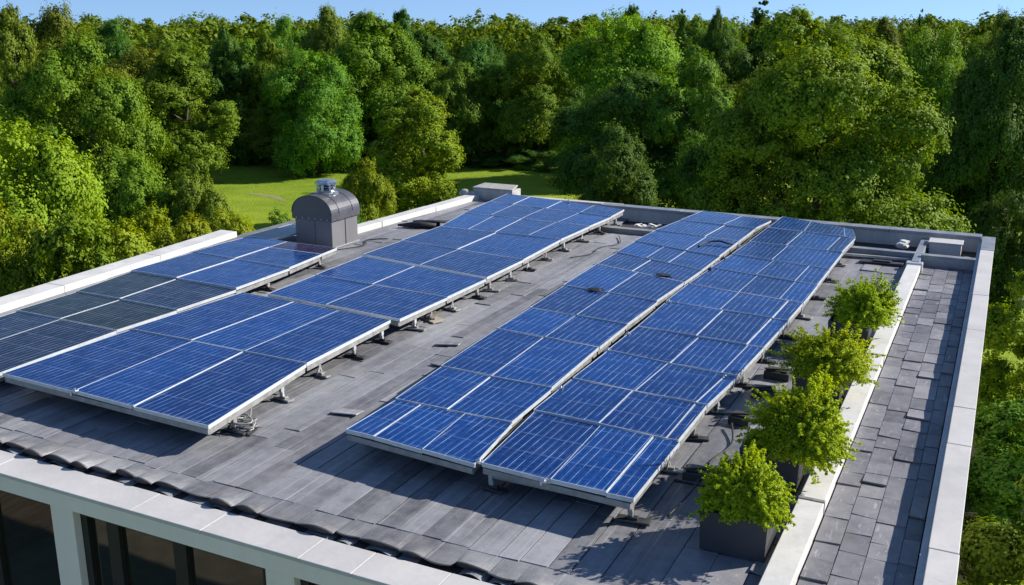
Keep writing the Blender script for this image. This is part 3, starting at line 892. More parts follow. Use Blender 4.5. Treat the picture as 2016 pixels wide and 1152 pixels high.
# ------------------------------------------------------------------ foliage
def leaf_mesh(name, P, Nn, size, seed, aspect=0.55, tone=None):
    """one rhombic leaf per point, facing roughly along the given normals"""
    rng = np.random.default_rng(seed)
    k = len(P)
    Nn = Nn / np.linalg.norm(Nn, axis=1, keepdims=True)
    t = rng.normal(size=(k, 3))
    t -= Nn * (t * Nn).sum(1, keepdims=True)
    t /= np.linalg.norm(t, axis=1, keepdims=True)
    b = np.cross(Nn, t)
    s = size * rng.uniform(0.6, 1.35, (k, 1))
    L, W = t * s * 0.5, b * s * 0.5 * aspect
    droop = Nn * s * 0.12
    V = np.empty((k, 4, 3))
    V[:, 0] = P - L; V[:, 1] = P + W + droop - L * 0.1; V[:, 2] = P + L - droop; V[:, 3] = P - W + droop - L * 0.1
    me = bpy.data.meshes.new(name)
    me.vertices.add(k * 4); me.vertices.foreach_set('co', V.ravel().astype(np.float32))
    me.loops.add(k * 4); me.loops.foreach_set('vertex_index', np.arange(k * 4, dtype=np.int32))
    me.polygons.add(k); me.polygons.foreach_set('loop_start', np.arange(0, k * 4, 4, dtype=np.int32))
    me.polygons.foreach_set('loop_total', np.full(k, 4, dtype=np.int32))
    a = me.attributes.new('tone', 'FLOAT', 'FACE'); a.data.foreach_set('value', (rng.random(k) if tone is None else np.clip(tone + rng.uniform(-.16, .16, k), 0, 1)).astype(np.float32))
    me.update(calc_edges=True)
    return me

def unit(rng, k):
    d = rng.normal(size=(k, 3)); return d / np.linalg.norm(d, axis=1, keepdims=True)

def profile(shape, t):
    if shape == 'broad':  return np.interp(t, [0, .10, .32, .55, .78, .93, 1], [.55, .85, 1.0, .96, .80, .52, .18])
    if shape == 'tall':   return np.interp(t, [0, .12, .35, .6, .82, .95, 1], [.50, .82, 1.0, .88, .64, .36, .10])
    if shape == 'round':  return np.interp(t, [0, .15, .45, .7, .9, 1], [.60, .90, 1.0, .86, .50, .12])
    if shape == 'spruce': return np.interp(t, [0, .1, .5, .85, 1], [.8, 1.0, .62, .22, .02])
    return np.interp(t, [0, .2, .5, .8, 1], [.8, 1.0, .95, .65, .2])

def crown_points(shape, H, Rr, base, nclump, per, seed, leaf, cs=1.0):
    """crown = many leaf clumps built of short sprays, set through an uneven envelope"""
    rng = np.random.default_rng(seed)
    Ps, Ns, Ss = [], [], []
    crown_h = H * (1 - base)
    # lopsided envelope: the radius changes with direction and height
    ph = rng.uniform(0, 6.28, 5); am = rng.uniform(0.06, 0.16, 5)
    def env(a, t):
        return profile(shape, t) * (1 + am[0] * math.sin(2 * a + ph[0]) + am[1] * math.sin(3 * a + ph[1] + 4 * t) + am[2] * math.sin(5 * a + ph[2] - 9 * t) + am[3] * math.sin(9 * t + ph[3]))
    lobes = []
    nl = {'broad': 13, 'tall': 12, 'round': 9, 'spruce': 22}.get(shape, 8)
    for i in range(nl):                  # main limbs, each carrying a rounded mass of foliage
        t = (i + rng.uniform(.2, .8)) / nl
        a = i * 2.4 + rng.uniform(-.5, .5)
        e = env(a, t)
        lr = Rr * (.34 + .14 * rng.random()) * (.55 + .6 * profile(shape, t)) * (.7 if shape == 'spruce' else 1.0)
        rad = max(0.0, e * Rr - lr * .85) * rng.uniform(.75, 1.08)
        lobes.append((np.array([rad * math.cos(a), rad * math.sin(a), H * base + t * (crown_h - lr * .8) + lr * .15]), lr, t, a))
    wts = np.array([l[1] ** 2 for l in lobes]); wts /= wts.sum()
    for i in range(nclump):
        lc, lr, t, a = lobes[rng.choice(nl, p=wts)]
        outw = np.array([math.cos(a), math.sin(a), 0.35 + .5 * t])
        u = unit(rng, 1)[0] + outw * .55; u /= np.linalg.norm(u)
        rc = (0.13 + 0.08 * rng.random()) * Rr * cs * (.7 + .4 * profile(shape, t))
        c = lc + u * np.array([1, 1, .85]) * max(.1, lr - rc * .4) * rng.uniform(.62, 1.0)
        out = u * .8 + np.array([0, 0, .25])
        nsp = max(9, per // 42)
        D = unit(rng, nsp) * np.array([1, 1, .8]) + out * 0.6
        D /= np.linalg.norm(D, axis=1, keepdims=True)
        n_each = per // nsp
        tuft = c + D * rc * rng.uniform(.45, 1.1, (nsp, 1))
        tr = rc * rng.uniform(.26, .46, (nsp, 1, 1))
        q = unit(rng, nsp * n_each).reshape(nsp, n_each, 3) + D[:, None, :] * 0.45
        rr_ = rng.uniform(.2, 1.0, (nsp, n_each, 1)) ** .5
        p = tuft[:, None, :] + q * rr_ * tr + D[:, None, :] * tr * .9 * (rng.random((nsp, n_each, 1)) < .22)
        p[..., 2] -= rr_[..., 0] ** 2 * tr[..., 0] * .25
        nn = q * 0.55 + D[:, None, :] * 0.55 + out * .25 + np.array([0, 0, .25]) + rng.normal(size=(nsp, n_each, 3)) * 0.24
        Ps.append(p.reshape(-1, 3)); Ns.append(nn.reshape(-1, 3)); Ss.append(np.repeat(rng.uniform(.1, .9, nsp) * .7 + rng.uniform(0, .3), n_each))
    return np.concatenate(Ps), np.concatenate(Ns), np.concatenate(Ss)

def trunk_mesh(H, base, Rr, seed, thick=None):
    rng = random.Random(seed)
    mb = MB(); r0 = thick or H * 0.022
    pts = [(0, 0, -0.1)]; x = y = 0
    for k in range(1, 7):
        x += rng.uniform(-.02, .02) * H; y += rng.uniform(-.02, .02) * H
        pts.append((x, y, H * 0.78 * k / 6))
    mb.tube(pts, [r0 * 1.3] + [r0 * (1 - 0.14 * k) for k in range(1, 7)], 8)
    for k in range(9):
        z = H * rng.uniform(max(base, .12), .66); a = rng.uniform(0, 6.28)
        i = min(5, int(z / (H * 0.78 / 6))); p = Vector(pts[i]).lerp(Vector(pts[i + 1]), (z - pts[i][2]) / (pts[i + 1][2] - pts[i][2]))
        L = Rr * rng.uniform(.3, .55)
        d = Vector((math.cos(a), math.sin(a), rng.uniform(.3, .9)))
        q1 = p + d * L * .5; q2 = q1 + (d + Vector((rng.uniform(-.3, .3), rng.uniform(-.3, .3), .3))) * L * .4
        mb.tube([p, q1, q2], [r0 * .42, r0 * .25, r0 * .08], 6)
    return mb

PROTO = {}
def make_proto(key, shape, H, Rr, base, nclump, per, leaf, seed, cs=1.0):
    P, Nn, S = crown_points(shape, H, Rr, base, nclump, per, seed, leaf, cs)
    cm = leaf_mesh('crown', P, Nn, leaf, seed, .66, S)
    cm.materials.append(LEAF['green'])
    mb = trunk_mesh(H, base, Rr, seed)
    t = bpy.data.meshes.new('trunk'); t.from_pydata(mb.v, [], mb.f); t.materials.append(M['bark']); t.polygons.foreach_set('use_smooth', [True] * len(mb.f)); t.update()
    a = t.attributes.new('tone', 'FLOAT', 'FACE')
    zmax = float(np.percentile(P[:, 2], 99.7)); rmax = float(np.percentile(np.hypot(P[:, 0], P[:, 1]), 98))
    PROTO.setdefault(key, []).append((cm, t, zmax, rmax))

for s in range(3): make_proto('broad', 'broad', 12, 5, .06, 190, 700, .185, 11 + s, 1.2)
for s in range(3): make_proto('tall', 'tall', 12, 3.5, .05, 150, 620, .160, 31 + s, 1.2)
for s in range(2): make_proto('round', 'round', 7, 3, .03, 120, 640, .140, 51 + s, 1.25)
make_proto('spruce', 'spruce', 15, 3, .04, 150, 300, .20, 71)
make_proto('near', 'round', 6.5, 1.8, .05, 110, 700, .095, 81, 1.25); make_proto('near', 'round', 6.5, 1.8, .05, 110, 700, .095, 82, 1.25)
for s in range(2): make_proto('bush', 'bush', 4, 1.8, .0, 90, 760, .082, 91 + s, 1.3)
make_proto('big', 'broad', 14, 5.6, .05, 300, 860, .150, 104, .85)

def place_tree(kind, shape, leaf, x, y, h, r, label, group=None, seed=0, rz=None, pale=False, z=GROUND):
    rng = random.Random(seed * 7 + 3)
    cm, tm, zm, rm = PROTO[shape][seed % len(PROTO[shape])]
    o = empty('bush' if kind == 'bush' else 'tree', (x, y, z), label, 'bush' if kind == 'bush' else 'tree', group)
    sx, sz = r / rm, h / zm
    o.scale = (sx, sx, sz)
    o.rotation_euler = (0, 0, rng.uniform(0, 6.28) if rz is None else rz)
    for nm, me, m in (('foliage' if kind == 'bush' else 'crown', cm, LEAF[leaf]), ('stem' if kind == 'bush' else 'trunk', tm, M['bark_pale' if pale else 'bark'])):
        c = bpy.data.objects.new(nm, me); COL.objects.link(c); c.parent = o
        c.material_slots[0].link = 'OBJECT'; c.material_slots[0].material = m
    return o

TREES = [
    ('tree', 'broad', 'lime', -33.4, 25.4, 10.1, 3.72, 'light green leafy tree at the left picture edge beyond the white parapet'),
    ('tree', 'round', 'lime', -29.0, 21.3, 8.3, 2.06, 'low bright green tree nearest the left corner of the roof'),
    ('tree', 'broad', 'green', -50.0, 43.1, 12.9, 4.97, 'big spreading green tree standing behind the light tree at far left'),
    ('tree', 'tall', 'green', -64.5, 65.6, 11.3, 4.56, 'tall tiered green tree at the left end of the sunlit lawn'),
    ('tree', 'tall', 'deep', -69.5, 77.4, 13.0, 2.97, 'slim dark tree behind the lawn, just right of the tall tiered tree'),
    ('tree', 'tall', 'green', -65.8, 79.3, 12.6, 2.73, 'slim green tree rising behind the round tree above the metal chimney'),
    ('tree', 'broad', 'fresh', -58.3, 76.3, 11.2, 4.68, 'fresh green rounded tree right above the metal chimney, at lawn edge'),
    ('tree', 'broad', 'green', -57.5, 85.5, 14.5, 6.28, 'tall wide tree with sunny crown behind the yellow-green tree by the chimney'),
    ('tree', 'tall', 'lime', -36.7, 59.6, 9.3, 3.76, 'yellow-green tree with bright ragged crown right of the metal chimney'),
    ('tree', 'round', 'fresh', -48.8, 86.1, 8.9, 3.21, 'round lit tree peeping out behind the yellow-green tree at centre'),
    ('tree', 'round', 'lime', -34.0, 49.4, 5.9, 1.70, 'small yellow-green tree directly right of the metal chimney'),
    ('tree', 'round', 'green', -41.8, 38.8, 6.7, 2.52, 'dark green bush-like tree left of the brownish round tree by the lawn'),
    ('tree', 'round', 'olive', -38.8, 40.3, 6.6, 1.71, 'brownish-olive round small tree beside the sunlit lawn'),
    ('tree', 'broad', 'deep', -52.4, 96.7, 11.7, 4.09, 'dark tree in the wood above the grey rooftop box'),
    ('tree', 'broad', 'green', -42.7, 92.6, 12.5, 5.30, 'tall tree with bare pale trunk showing in the dark gap at centre'),
    ('tree', 'broad', 'bright', -30.6, 84.6, 14.2, 6.17, 'large tree with sunny right flank, behind the third panel row'),
    ('tree', 'tall', 'fresh', -19.9, 69.2, 12.2, 3.34, 'pale-topped tree just left of the biggest tree'),
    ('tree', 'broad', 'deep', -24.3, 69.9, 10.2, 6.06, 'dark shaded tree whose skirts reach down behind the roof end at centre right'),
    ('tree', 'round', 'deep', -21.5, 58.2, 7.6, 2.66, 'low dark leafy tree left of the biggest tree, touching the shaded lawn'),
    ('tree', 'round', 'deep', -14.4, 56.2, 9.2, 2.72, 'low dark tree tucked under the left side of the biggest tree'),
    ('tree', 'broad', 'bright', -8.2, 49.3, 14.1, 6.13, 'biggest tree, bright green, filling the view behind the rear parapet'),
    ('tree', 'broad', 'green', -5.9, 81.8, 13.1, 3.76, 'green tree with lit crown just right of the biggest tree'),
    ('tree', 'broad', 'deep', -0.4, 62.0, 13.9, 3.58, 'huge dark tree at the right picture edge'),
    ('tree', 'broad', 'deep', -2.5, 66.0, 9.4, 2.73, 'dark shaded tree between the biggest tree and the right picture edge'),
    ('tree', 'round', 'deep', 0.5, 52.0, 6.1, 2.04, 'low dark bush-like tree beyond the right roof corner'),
    ('tree', 'spruce', 'deep', -24.6, 109.3, 15.9, 3.47, 'tallest conifer on the skyline, left of the biggest tree top'),
    ('tree', 'spruce', 'deep', -12.1, 149.5, 15.4, 1.17, 'tiny dark spire-shaped conifer on the far right skyline'),
    ('tree', 'tall', 'deep', -37.3, 105.6, 15.3, 3.01, 'dark treetop poking above the large tree with sunny right flank'),
    ('tree', 'spruce', 'deep', -34.2, 112.9, 15.1, 2.00, 'slim dark conifer top left of the tallest conifer on the skyline'),
    ('tree', 'tall', 'deep', -30.6, 114.0, 15.1, 1.71, 'small dark treetop beside the tallest conifer, on its left'),
    ('tree', 'tall', 'deep', -62.2, 97.9, 15.0, 2.55, 'dark feathery treetop above the tall wide tree on the skyline'),
    ('tree', 'broad', 'olive', -66.6, 90.0, 15.2, 3.79, 'olive treetop highest on the skyline above the round tree by the chimney'),
    ('tree', 'broad', 'olive', -67.5, 56.5, 14.7, 5.15, 'broad olive crown highest at the upper left'),
    ('tree', 'tall', 'olive', -66.3, 51.5, 14.8, 2.60, 'brown-green tree at the extreme upper left corner'),
    ('tree', 'broad', 'olive', -14.5, 129.2, 14.1, 3.62, 'hazy olive crown on the skyline right of the biggest tree'),
    ('tree', 'broad', 'olive', -1.5, 110.0, 14.6, 2.69, 'olive treetop rising behind the huge dark tree at right edge'),
    ('bush', 'bush', 'green', -25.5, 21.0, 8.0, 3.20, 'dark green bush beside the left parapet, below the light leafy tree'),
    ('bush', 'bush', 'pale', -29.9, 26.5, 6.4, 2.55, 'yellow-green bush between boulder and left parapet'),
    ('bush', 'bush', 'pale', -33.3, 31.7, 5.9, 2.38, 'tall loose yellow-green shrub right of the boulder'),
    ('bush', 'bush', 'pale', -31.6, 32.0, 5.6, 2.22, 'rounded lime shrub in the middle of the hedge along the left parapet'),
    ('bush', 'bush', 'pale', -32.7, 35.2, 5.3, 2.12, 'light shrub in front of the brownish round tree'),
    ('bush', 'bush', 'pale', -34.7, 38.7, 4.4, 1.77, 'shrub at the near edge of the sunlit lawn'),
    ('bush', 'bush', 'fresh', -34.5, 41.5, 4.1, 1.65, 'small airy sapling bush just left of the metal chimney'),
    ('bush', 'bush', 'deep', -32.2, 43.4, 4.6, 1.86, 'dark shrub half hidden behind the metal chimney'),
    ('bush', 'bush', 'deep', -42.4, 88.4, 1.8, 2.25, 'dark shrub under the wood at the end of the shaded lawn'),
    ('bush', 'bush', 'deep', -45.9, 87.7, 1.2, 2.27, 'dark shrub left of the one under the wood, by the shaded lawn'),
    ('bush', 'bush', 'deep', -37.9, 88.2, 2.3, 2.69, 'shrub on the right of the shaded lawn beneath the wood'),
    ('tree', 'near', 'lime', 1.7, 33.0, 6.6, 1.90, 'yellow-green tree close beyond the right wall, topmost of those there'),
    ('tree', 'near', 'fresh', 1.9, 26.5, 5.6, 2.10, 'green tree beyond the right wall, below the topmost yellow-green one'),
    ('tree', 'near', 'green', 1.8, 20.5, 5.9, 1.90, 'dark green tree beyond the right wall, above the lowest lime one'),
    ('tree', 'near', 'lime', 1.7, 15.5, 6.5, 1.70, 'lime tree filling the bottom right corner beyond the right wall'),
]
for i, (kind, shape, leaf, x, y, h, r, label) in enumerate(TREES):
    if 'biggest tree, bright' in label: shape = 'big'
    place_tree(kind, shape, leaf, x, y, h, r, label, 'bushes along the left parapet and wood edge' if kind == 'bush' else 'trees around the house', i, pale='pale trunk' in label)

# crowded wood behind the lawn: rows seen between and above the trees named above
rng = random.Random(5)
k = 100
for D, n, hm in ((108, 18, 9.6), (120, 20, 11.2), (136, 24, 12.8)):
    for i in range(n):
        b = R(26.25 + 34 - 68 * (i + rng.uniform(.15, .85)) / n)
        d = D + rng.uniform(-5, 5)
        k += 1
        place_tree('tree', rng.choice(['broad', 'broad', 'tall']), rng.choice(['green', 'olive', 'deep', 'green', 'fresh', 'olive']), -math.sin(b) * d, math.cos(b) * d, hm + rng.uniform(-2.0, 1.6), rng.uniform(3.8, 5.6),
                   'crowded tree of the wood, only part of its crown showing among its neighbours', 'crowded trees of the wood', k)

def far_wood():
    rng = np.random.default_rng(9)
    Ps, Ns, Ss = [], [], []
    for i in range(420):
        b = R(26.25) + rng.uniform(-.72, .72); d = 150 * (400 / 150) ** (rng.random() ** 1.3)
        cx, cy = -math.sin(b) * d, math.cos(b) * d
        H = 13.2 + rng.uniform(-1.2, 1.6) + (d - 150) * 0.006; Rr = rng.uniform(4, 6.5)
        P, Nn, S = crown_points('broad', H, Rr, .35, 30, 52, 1000 + i, .9, 1.5)
        Ps.append(P + np.array([cx, cy, GROUND])); Ns.append(Nn); Ss.append(S)
    me = leaf_mesh('far_wood', np.concatenate(Ps), np.concatenate(Ns), .62, 77, .8, np.concatenate(Ss))
    me.materials.append(LEAF['green'])
    o = bpy.data.objects.new('far_wood', me); COL.objects.link(o)
    tag(o, 'distant wood closing the horizon behind all other trees', 'wood', None, 'stuff')
far_wood()

# ------------------------------------------------------------------ planters and their shrubs
def shrub_points(Rr, H, n_sprig, per, seed):
    rng = np.random.default_rng(seed)
    d = unit(rng, n_sprig); d[:, 2] = np.abs(d[:, 2]) * 1.15 - 0.16
    d /= np.linalg.norm(d, axis=1, keepdims=True)
    a = np.arctan2(d[:, 1], d[:, 0])
    lob = .95 + .17 * np.sin(3 * a + seed) + .13 * np.sin(5 * a + 2 * seed) + rng.normal(size=n_sprig) * .13
    tip = d * np.array([Rr, Rr, H]) * lob[:, None]
    tip[:, 2] += 0.18 * H
    s = rng.uniform(.30, 1.0, (n_sprig, per)) ** .7
    root = np.array([0, 0, 0.0]) + rng.normal(size=(n_sprig, 3)) * .06
    p = root[:, None, :] * (1 - s[..., None]) + tip[:, None, :] * s[..., None]
    p[..., 2] += 0.16 * H * np.sin(np.pi * s) * 1.0
    wob = rng.normal(size=(n_sprig, per, 3)) * (0.05 * Rr) * (1.25 - s[..., None])
    p = p + wob
    nn = d[:, None, :] * .8 + np.array([0, 0, .5]) + rng.normal(size=(n_sprig, per, 3)) * .45
    m = n_sprig * per // 2                       # leaves filling the body of the shrub
    q = unit(rng, m); q[:, 2] = np.abs(q[:, 2]) - .25
    rr_ = rng.uniform(.45, .92, (m, 1))
    p2 = q * rr_ * np.array([Rr, Rr, H]) * (1 + .12 * np.sin(7 * q[:, :1] + seed) + .1 * np.sin(9 * q[:, 1:2]))
    p2[:, 2] += .28 * H
    n2 = q * .9 + np.array([0, 0, .4]) + rng.normal(size=(m, 3)) * .4
    return np.concatenate([p.reshape(-1, 3), p2]), np.concatenate([nn.reshape(-1, 3), n2]), root, tip

def planter(x0, x1, y0, y1, h, label, shrub_label, sr, sh, seed, dx=0.0):
    cx, cy = (x0 + x1) / 2, (y0 + y1) / 2
    hx, hy = (x1 - x0) / 2, (y1 - y0) / 2
    o = empty('planter', (cx, cy, 0.03), label, 'planter', 'planters along the white kerb rail')
    mb = MB()
    t = 0.03; tp = 0.015
    rings = [[(-hx + tp, -hy + tp, 0), (hx - tp, -hy + tp, 0), (hx - tp, hy - tp, 0), (-hx + tp, hy - tp, 0)],
             [(-hx, -hy, h), (hx, -hy, h), (hx, hy, h), (-hx, hy, h)],
             [(-hx + t, -hy + t, h), (hx - t, -hy + t, h), (hx - t, hy - t, h), (-hx + t, hy - t, h)],
             [(-hx + t, -hy + t, h - .2), (hx - t, -hy + t, h - .2), (hx - t, hy - t, h - .2), (-hx + t, hy - t, h - .2)]]
    for a, b in zip(rings[:-1], rings[1:]):
        for i in range(4):
            mb.face([a[i], a[(i + 1) % 4], b[(i + 1) % 4], b[i]])
    mb.face(rings[0][::-1])
    mb.build('planter_box', M['planter'], o, bevel=0.006)
    mb = MB()
    N = 8
    hh = [[h - .06 + U(-.015, .02) for _ in range(N + 1)] for _ in range(N + 1)]
    P = lambda i, j: ((-hx + t + .002) + (2 * hx - 2 * t - .004) * i / N, (-hy + t + .002) + (2 * hy - 2 * t - .004) * j / N, hh[i][j])
    for i in range(N):
        for j in range(N):
            mb.face([P(i, j), P(i + 1, j), P(i + 1, j + 1), P(i, j + 1)])
    mb.build('soil', M['soil'], o)
    s = empty('shrub', (cx + dx, cy, 0.03 + h - .06), shrub_label, 'shrub', 'shrubs growing in the planters')
    P_, N_, root, tip = shrub_points(sr, sh, 460, 72, seed)
    me = leaf_mesh('foliage', P_, N_, .038, seed, .6)
    me.materials.append(LEAF['shrub'])
    f = bpy.data.objects.new('foliage', me); COL.objects.link(f); f.parent = s
    mb = MB()
    for k in range(0, 260, 5):
        a, b = Vector(root[k]), Vector(tip[k]); m = a.lerp(b, .5) + Vector((0, 0, .13 * sh))
        mb.tube([a, m, b * .93], [.009, .006, .003], 5)
    mb.build('stem', M['bark'], s, smooth=True)
planter(-2.45, -1.73, 9.48, 10.12, .46, 'dark planter box nearest the front eaves', 'yellow-green shrub in the planter nearest the front eaves', .47, .50, 3, .05)
planter(-2.46, -1.74, 11.25, 11.9, .46, 'dark planter box second from the front eaves', 'largest shrub, in the planter second from the front eaves', .60, .70, 4, .30)
planter(-2.42, -1.72, 14.3, 14.95, .44, 'dark planter box third from the front eaves', 'wide shrub in the planter third from the front eaves', .64, .56, 5, .12)
planter(-2.40, -1.72, 17.35, 18.0, .42, 'dark planter box farthest from the front eaves', 'shrub in the planter farthest from the front eaves', .52, .64, 6, .20)

# ------------------------------------------------------------------ loose things on the roof
def single(mb, name, m, label, cat, loc=None, rz=0, smooth=False, bevel=0, group=None):
    o = mb.build(name, m, None, smooth=smooth, bevel=bevel, loc=loc)
    o.rotation_euler = (0, 0, rz)
    return tag(o, label, cat, group)

mb = MB()
pts = []
for k in range(70):
    a = k * 0.42; r = .13 + .03 * math.sin(k * .7)
    pts.append((r * math.cos(a) * 1.25 + .02 * math.sin(k), r * math.sin(a) * .8, .03 + .035 * (k // 15) + .01 * math.sin(k * 1.3)))
pts += [(.05, .18, .10), (.02, .3, .14), (.0, .4, .22)]
mb.tube(pts, .011, 6)
single(mb, 'cable_coil', M['alu_dull'], 'grey coil of cable at the front right foot of the wide row', 'cable', (-9.02, 9.85, .03), .4, True)
mb = MB(); mb.box(-.2, .22, -.14, .14, 0, .03); mb.bar((-.18, .1, .045), (.2, -.1, .045), .08, .03)
single(mb, 'base_plate', M['dark_metal'], 'dark metal plate lying under the cable coil', 'plate', (-9.05, 9.8, .0), .3, bevel=.004)
# folded board beside the second row
mb = MB(); mb.quadbox([(-.22, -.10, .03), (.26, -.14, .03), (.30, .12, .05), (-.18, .14, .05)], .03, True); mb.quadbox([(-.20, -.05, .07), (.16, -.10, .09), (.2, .12, .16), (-.16, .14, .14)], .02, True)
mb.tube([(-.24, -.06, .06), (-.1, -.12, .07)], .04, 8)
single(mb, 'folded_board', M['cardboard'], 'pale folded board on the slates beside the wide row', 'board', (-9.40, 15.55, .02), -.35, bevel=.004)
# rolled mat
mb = MB()
for k in range(3):
    mb.tube([(-.62 + .1 * k, -.1 + .13 * k, .07), (-.1, .0 + .12 * k, .085), (.45, .05 + .12 * k, .08)], [.03, .085, .075], 10)
mb.quadbox([(-.3, .2, .16), (.7, .1, .19), (.75, .6, .15), (-.2, .55, .12)], .03, True)
single(mb, 'rolled_mat', M['rubber'], 'dark rolled-up mat lying left of the wide row, behind the chimney', 'mat', (-14.1, 22.9, 0.02), .15, True)
# long box unit at the back left corner
mb = MB()
mb.quadbox([(-.72, -.32, .40), (.72, -.32, .40), (.60, .32, .46), (-.60, .32, .46)], .04, True)
mb.quadbox([(-.70, -.30, .36), (.70, -.30, .36), (.70, .32, .36), (-.70, .32, .36)], .36, True)
single(mb, 'roof_box', M['concrete'], 'long grey box unit at the rear left corner of the roof', 'box', (-14.35, 28.0, .0), 0.0, bevel=.02)
mb = MB(); mb.lump((0, 0, .08), (.22, .15, .14), 4); mb.lump((.25, .1, .06), (.14, .12, .1), 5)
single(mb, 'stone_lump', M['concrete'], 'pale lump beside the white parapet, left of the long box unit', 'stone', (-15.3, 27.6, .12))
mb = MB()
for k in range(7):
    px, py, a = -.3 + .1 * k, U(-.06, .06), U(0, 3); c_, s_ = math.cos(a), math.sin(a); w, d = U(.08, .16), U(.05, .1)
    mb.quadbox([(px + c_ * u * w - s_ * v * d, py + s_ * u * w + c_ * v * d, .06 + U(0, .14)) for u, v in ((-1, -1), (1, -1), (1, 1), (-1, 1))], .02, True)
single(mb, 'crumpled_sheet', M['vinyl'], 'white crumpled sheet in the trough at the end between the rows', 'sheet', (-8.45, 25.4, .02))
mb = MB()
for k in range(5):
    a, w, d = U(0, 3), U(.06, .14), U(.05, .1); z = .03 + .045 * k; px, py = U(-.1, .1), U(-.08, .08)
    c_, s_ = math.cos(a), math.sin(a)
    mb.quadbox([(px + c_ * u * w - s_ * v * d, py + s_ * u * w + c_ * v * d, z + U(0, .06)) for u, v in ((-1, -1), (1, -1), (1, 1), (-1, 1))], .04, True)
single(mb, 'rubble_pile', M['vinyl'], 'small white heap against the rear parapet, left of the kerb rail', 'rubble', (-1.95, 26.2, -.03))
mb = MB(); mb.box(-.36, .36, -.25, .25, 0, .30); mb.box(-.39, .39, -.28, .28, .302, .33)
single(mb, 'vent_box', M['coping'], 'pale grey box in the rear right corner trough', 'box', (-1.0, 26.15, -.04), bevel=.01)
mb = MB(); mb.lump((0, 0, .08), (.17, .13, .12), 61, .4)
single(mb, 'sandstone_lump', M['sandstone'], 'yellowish stone behind the right cross beam', 'stone', (-.47, 25.0, .0))
mb = MB(); mb.quadbox([(-.5, -.12, .05), (.45, -.1, .06), (.5, .12, .05), (-.45, .14, .05)], .03, True); mb.quadbox([(-.2, -.05, .085), (.2, -.06, .09), (.22, .1, .08), (-.18, .1, .085)], .02, True)
single(mb, 'metal_strip', M['dark_metal'], 'dark metal strip on the slates before the left cross beam', 'strip', (-2.25, 24.1, .02), .02, bevel=.004)
mb = MB(); mb.bar((-.9, 0, .06), (.7, .15, .05), .08, .05)
single(mb, 'loose_bar', M['alu'], 'loose metal bar just in front of the left cross beam', 'bar', (-2.3, 24.5, .02))
# ballast blocks and cables along the right side of the last row
for i, (x, y, rz, sx, lab) in enumerate(((-2.93, 11.15, .1, .17, 'first'), (-2.88, 13.15, -.1, .15, 'second'), (-2.83, 14.35, .2, .18, 'third'), (-2.80, 15.25, -.05, .2, 'fourth'), (-2.78, 16.4, .1, .16, 'fifth'))):
    mb = MB(); mb.box(-sx, sx, -.13, .13, 0, .12); mb.box(-sx * .8, sx * .8, -.09, .09, .121, .15)
    mb.bar((-sx, -.1, .16), (sx * .9, .02, .165), .05, .02)
    single(mb, 'ballast_block', M['dark_metal'] if i % 2 == 0 else M['under'], f'dark ballast block beside the rightmost row, {lab} from the front', 'ballast block', (x, y, .02), rz, bevel=.01, group='ballast blocks by the rightmost row')
def cable(pts, r, label, m='rubber'):
    mb = MB(); q = []
    P = [Vector(p) for p in pts]
    for i in range(len(P) - 1):
        p0, p1, p2, p3 = P[max(i - 1, 0)], P[i], P[i + 1], P[min(i + 2, len(P) - 1)]
        for k in range(6):
            t = k / 6
            q.append(.5 * ((2 * p1) + (p2 - p0) * t + (2 * p0 - 5 * p1 + 4 * p2 - p3) * t * t + (3 * p1 - p0 - 3 * p2 + p3) * t ** 3))
    q.append(P[-1])
    mb.tube(q, r, 6)
    return single(mb, 'cable', M[m], label, 'cable', smooth=True)
cable([(-14.7, 19.4, .05), (-14.4, 19.8, .04), (-14.2, 20.4, .05), (-14.5, 20.9, .04), (-14.1, 21.3, .04)], .014, 'black cable snaking on the slates at the foot of the chimney')
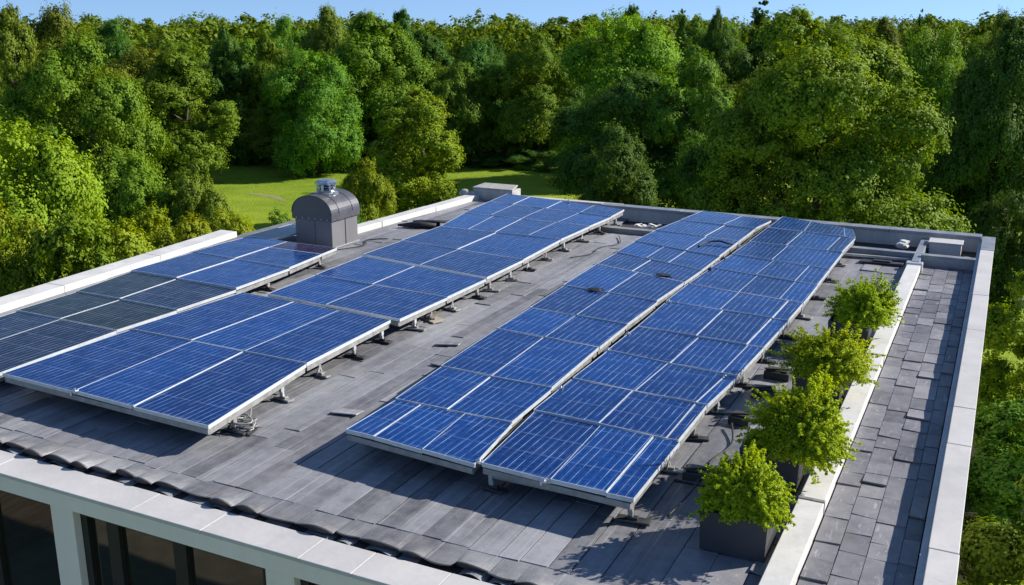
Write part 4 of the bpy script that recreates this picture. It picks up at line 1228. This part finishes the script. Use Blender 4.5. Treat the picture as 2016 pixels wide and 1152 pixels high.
cable([(-13.1, 14.9, .06), (-13.0, 15.6, .12), (-13.15, 16.2, .06), (-12.95, 16.9, .1), (-13.2, 17.6, .06), (-13.0, 18.3, .05), (-13.3, 19.0, .08)], .016, 'black cable in the gap between the parapet row and the wide row')
cable([(-9.0, 21.4, .04), (-8.7, 22.0, .04), (-8.75, 22.7, .05), (-8.5, 23.4, .04), (-8.8, 24.2, .05)], .012, 'black cable on the slates beside the rear of the wide row')
cable([(-6.15, 22.35, .415), (-6.05, 22.75, .44), (-5.8, 22.9, .46), (-5.6, 22.8, .45), (-5.47, 22.9, .42)], .022, 'dark cable looped over the third row of panels')
cable([(-2.95, 10.0, .05), (-2.85, 10.6, .12), (-2.9, 11.6, .06), (-2.8, 12.3, .05), (-2.95, 12.9, .1)], .014, 'black cable along the right edge of the rightmost row, near planters')
for i, (x, y, s, lab) in enumerate(((-6.9, 17.62, .11, 'small dark rag on the left edge area of the third row, nearer one'), (-6.05, 19.3, .10, 'small dark rag on the third row, farther one'))):
    mb = MB(); mb.lump((0, 0, .02), (s * 1.4, s, s * .28), 80 + i, .8); mb.lump((s, .05, .012), (s, s * .6, s * .2), 90 + i, .5)
    single(mb, 'dark_rag', M['rubber'], lab, 'rag', (x, y, .405))
# slipped slates lying on the roof
for i, (x, y, rz, lab) in enumerate(((-8.35, 14.4, .3, 'slipped slate lying mid roof between the wide row and third row'), (-7.85, 13.4, -.2, 'small pale slipped slate by the left edge of the third row'), (-8.1, 11.0, .15, 'slipped dark slate left of the front of the third row'))):
    mb = MB(); mb.tone(); mb.quadbox([(-.2, -.12, .055), (.2, -.1, .06), (.21, .14, .03), (-.19, .12, .03)], .018, True)
    single(mb, 'loose_slate', M['plank'], lab, 'slate', (x, y, .0), rz, group='slipped slates')
# boulder in the garden
mb = MB(); mb.lump((0, 0, .8), (1.2, 1.0, 1.0), 70, .75)
single(mb, 'boulder', M['rock'], 'grey boulder among the bushes beyond the left parapet', 'boulder', (-39.5, 35.0, GROUND + 1.2), .4)
mb = MB(); mb.lump((0, 0, .5), (1.6, 1.2, .9), 73, .4)
single(mb, 'earth_mound', M['rock'], 'stone mound below the boulder beyond the left parapet', 'rock', (-39.5, 35.0, GROUND), .4)
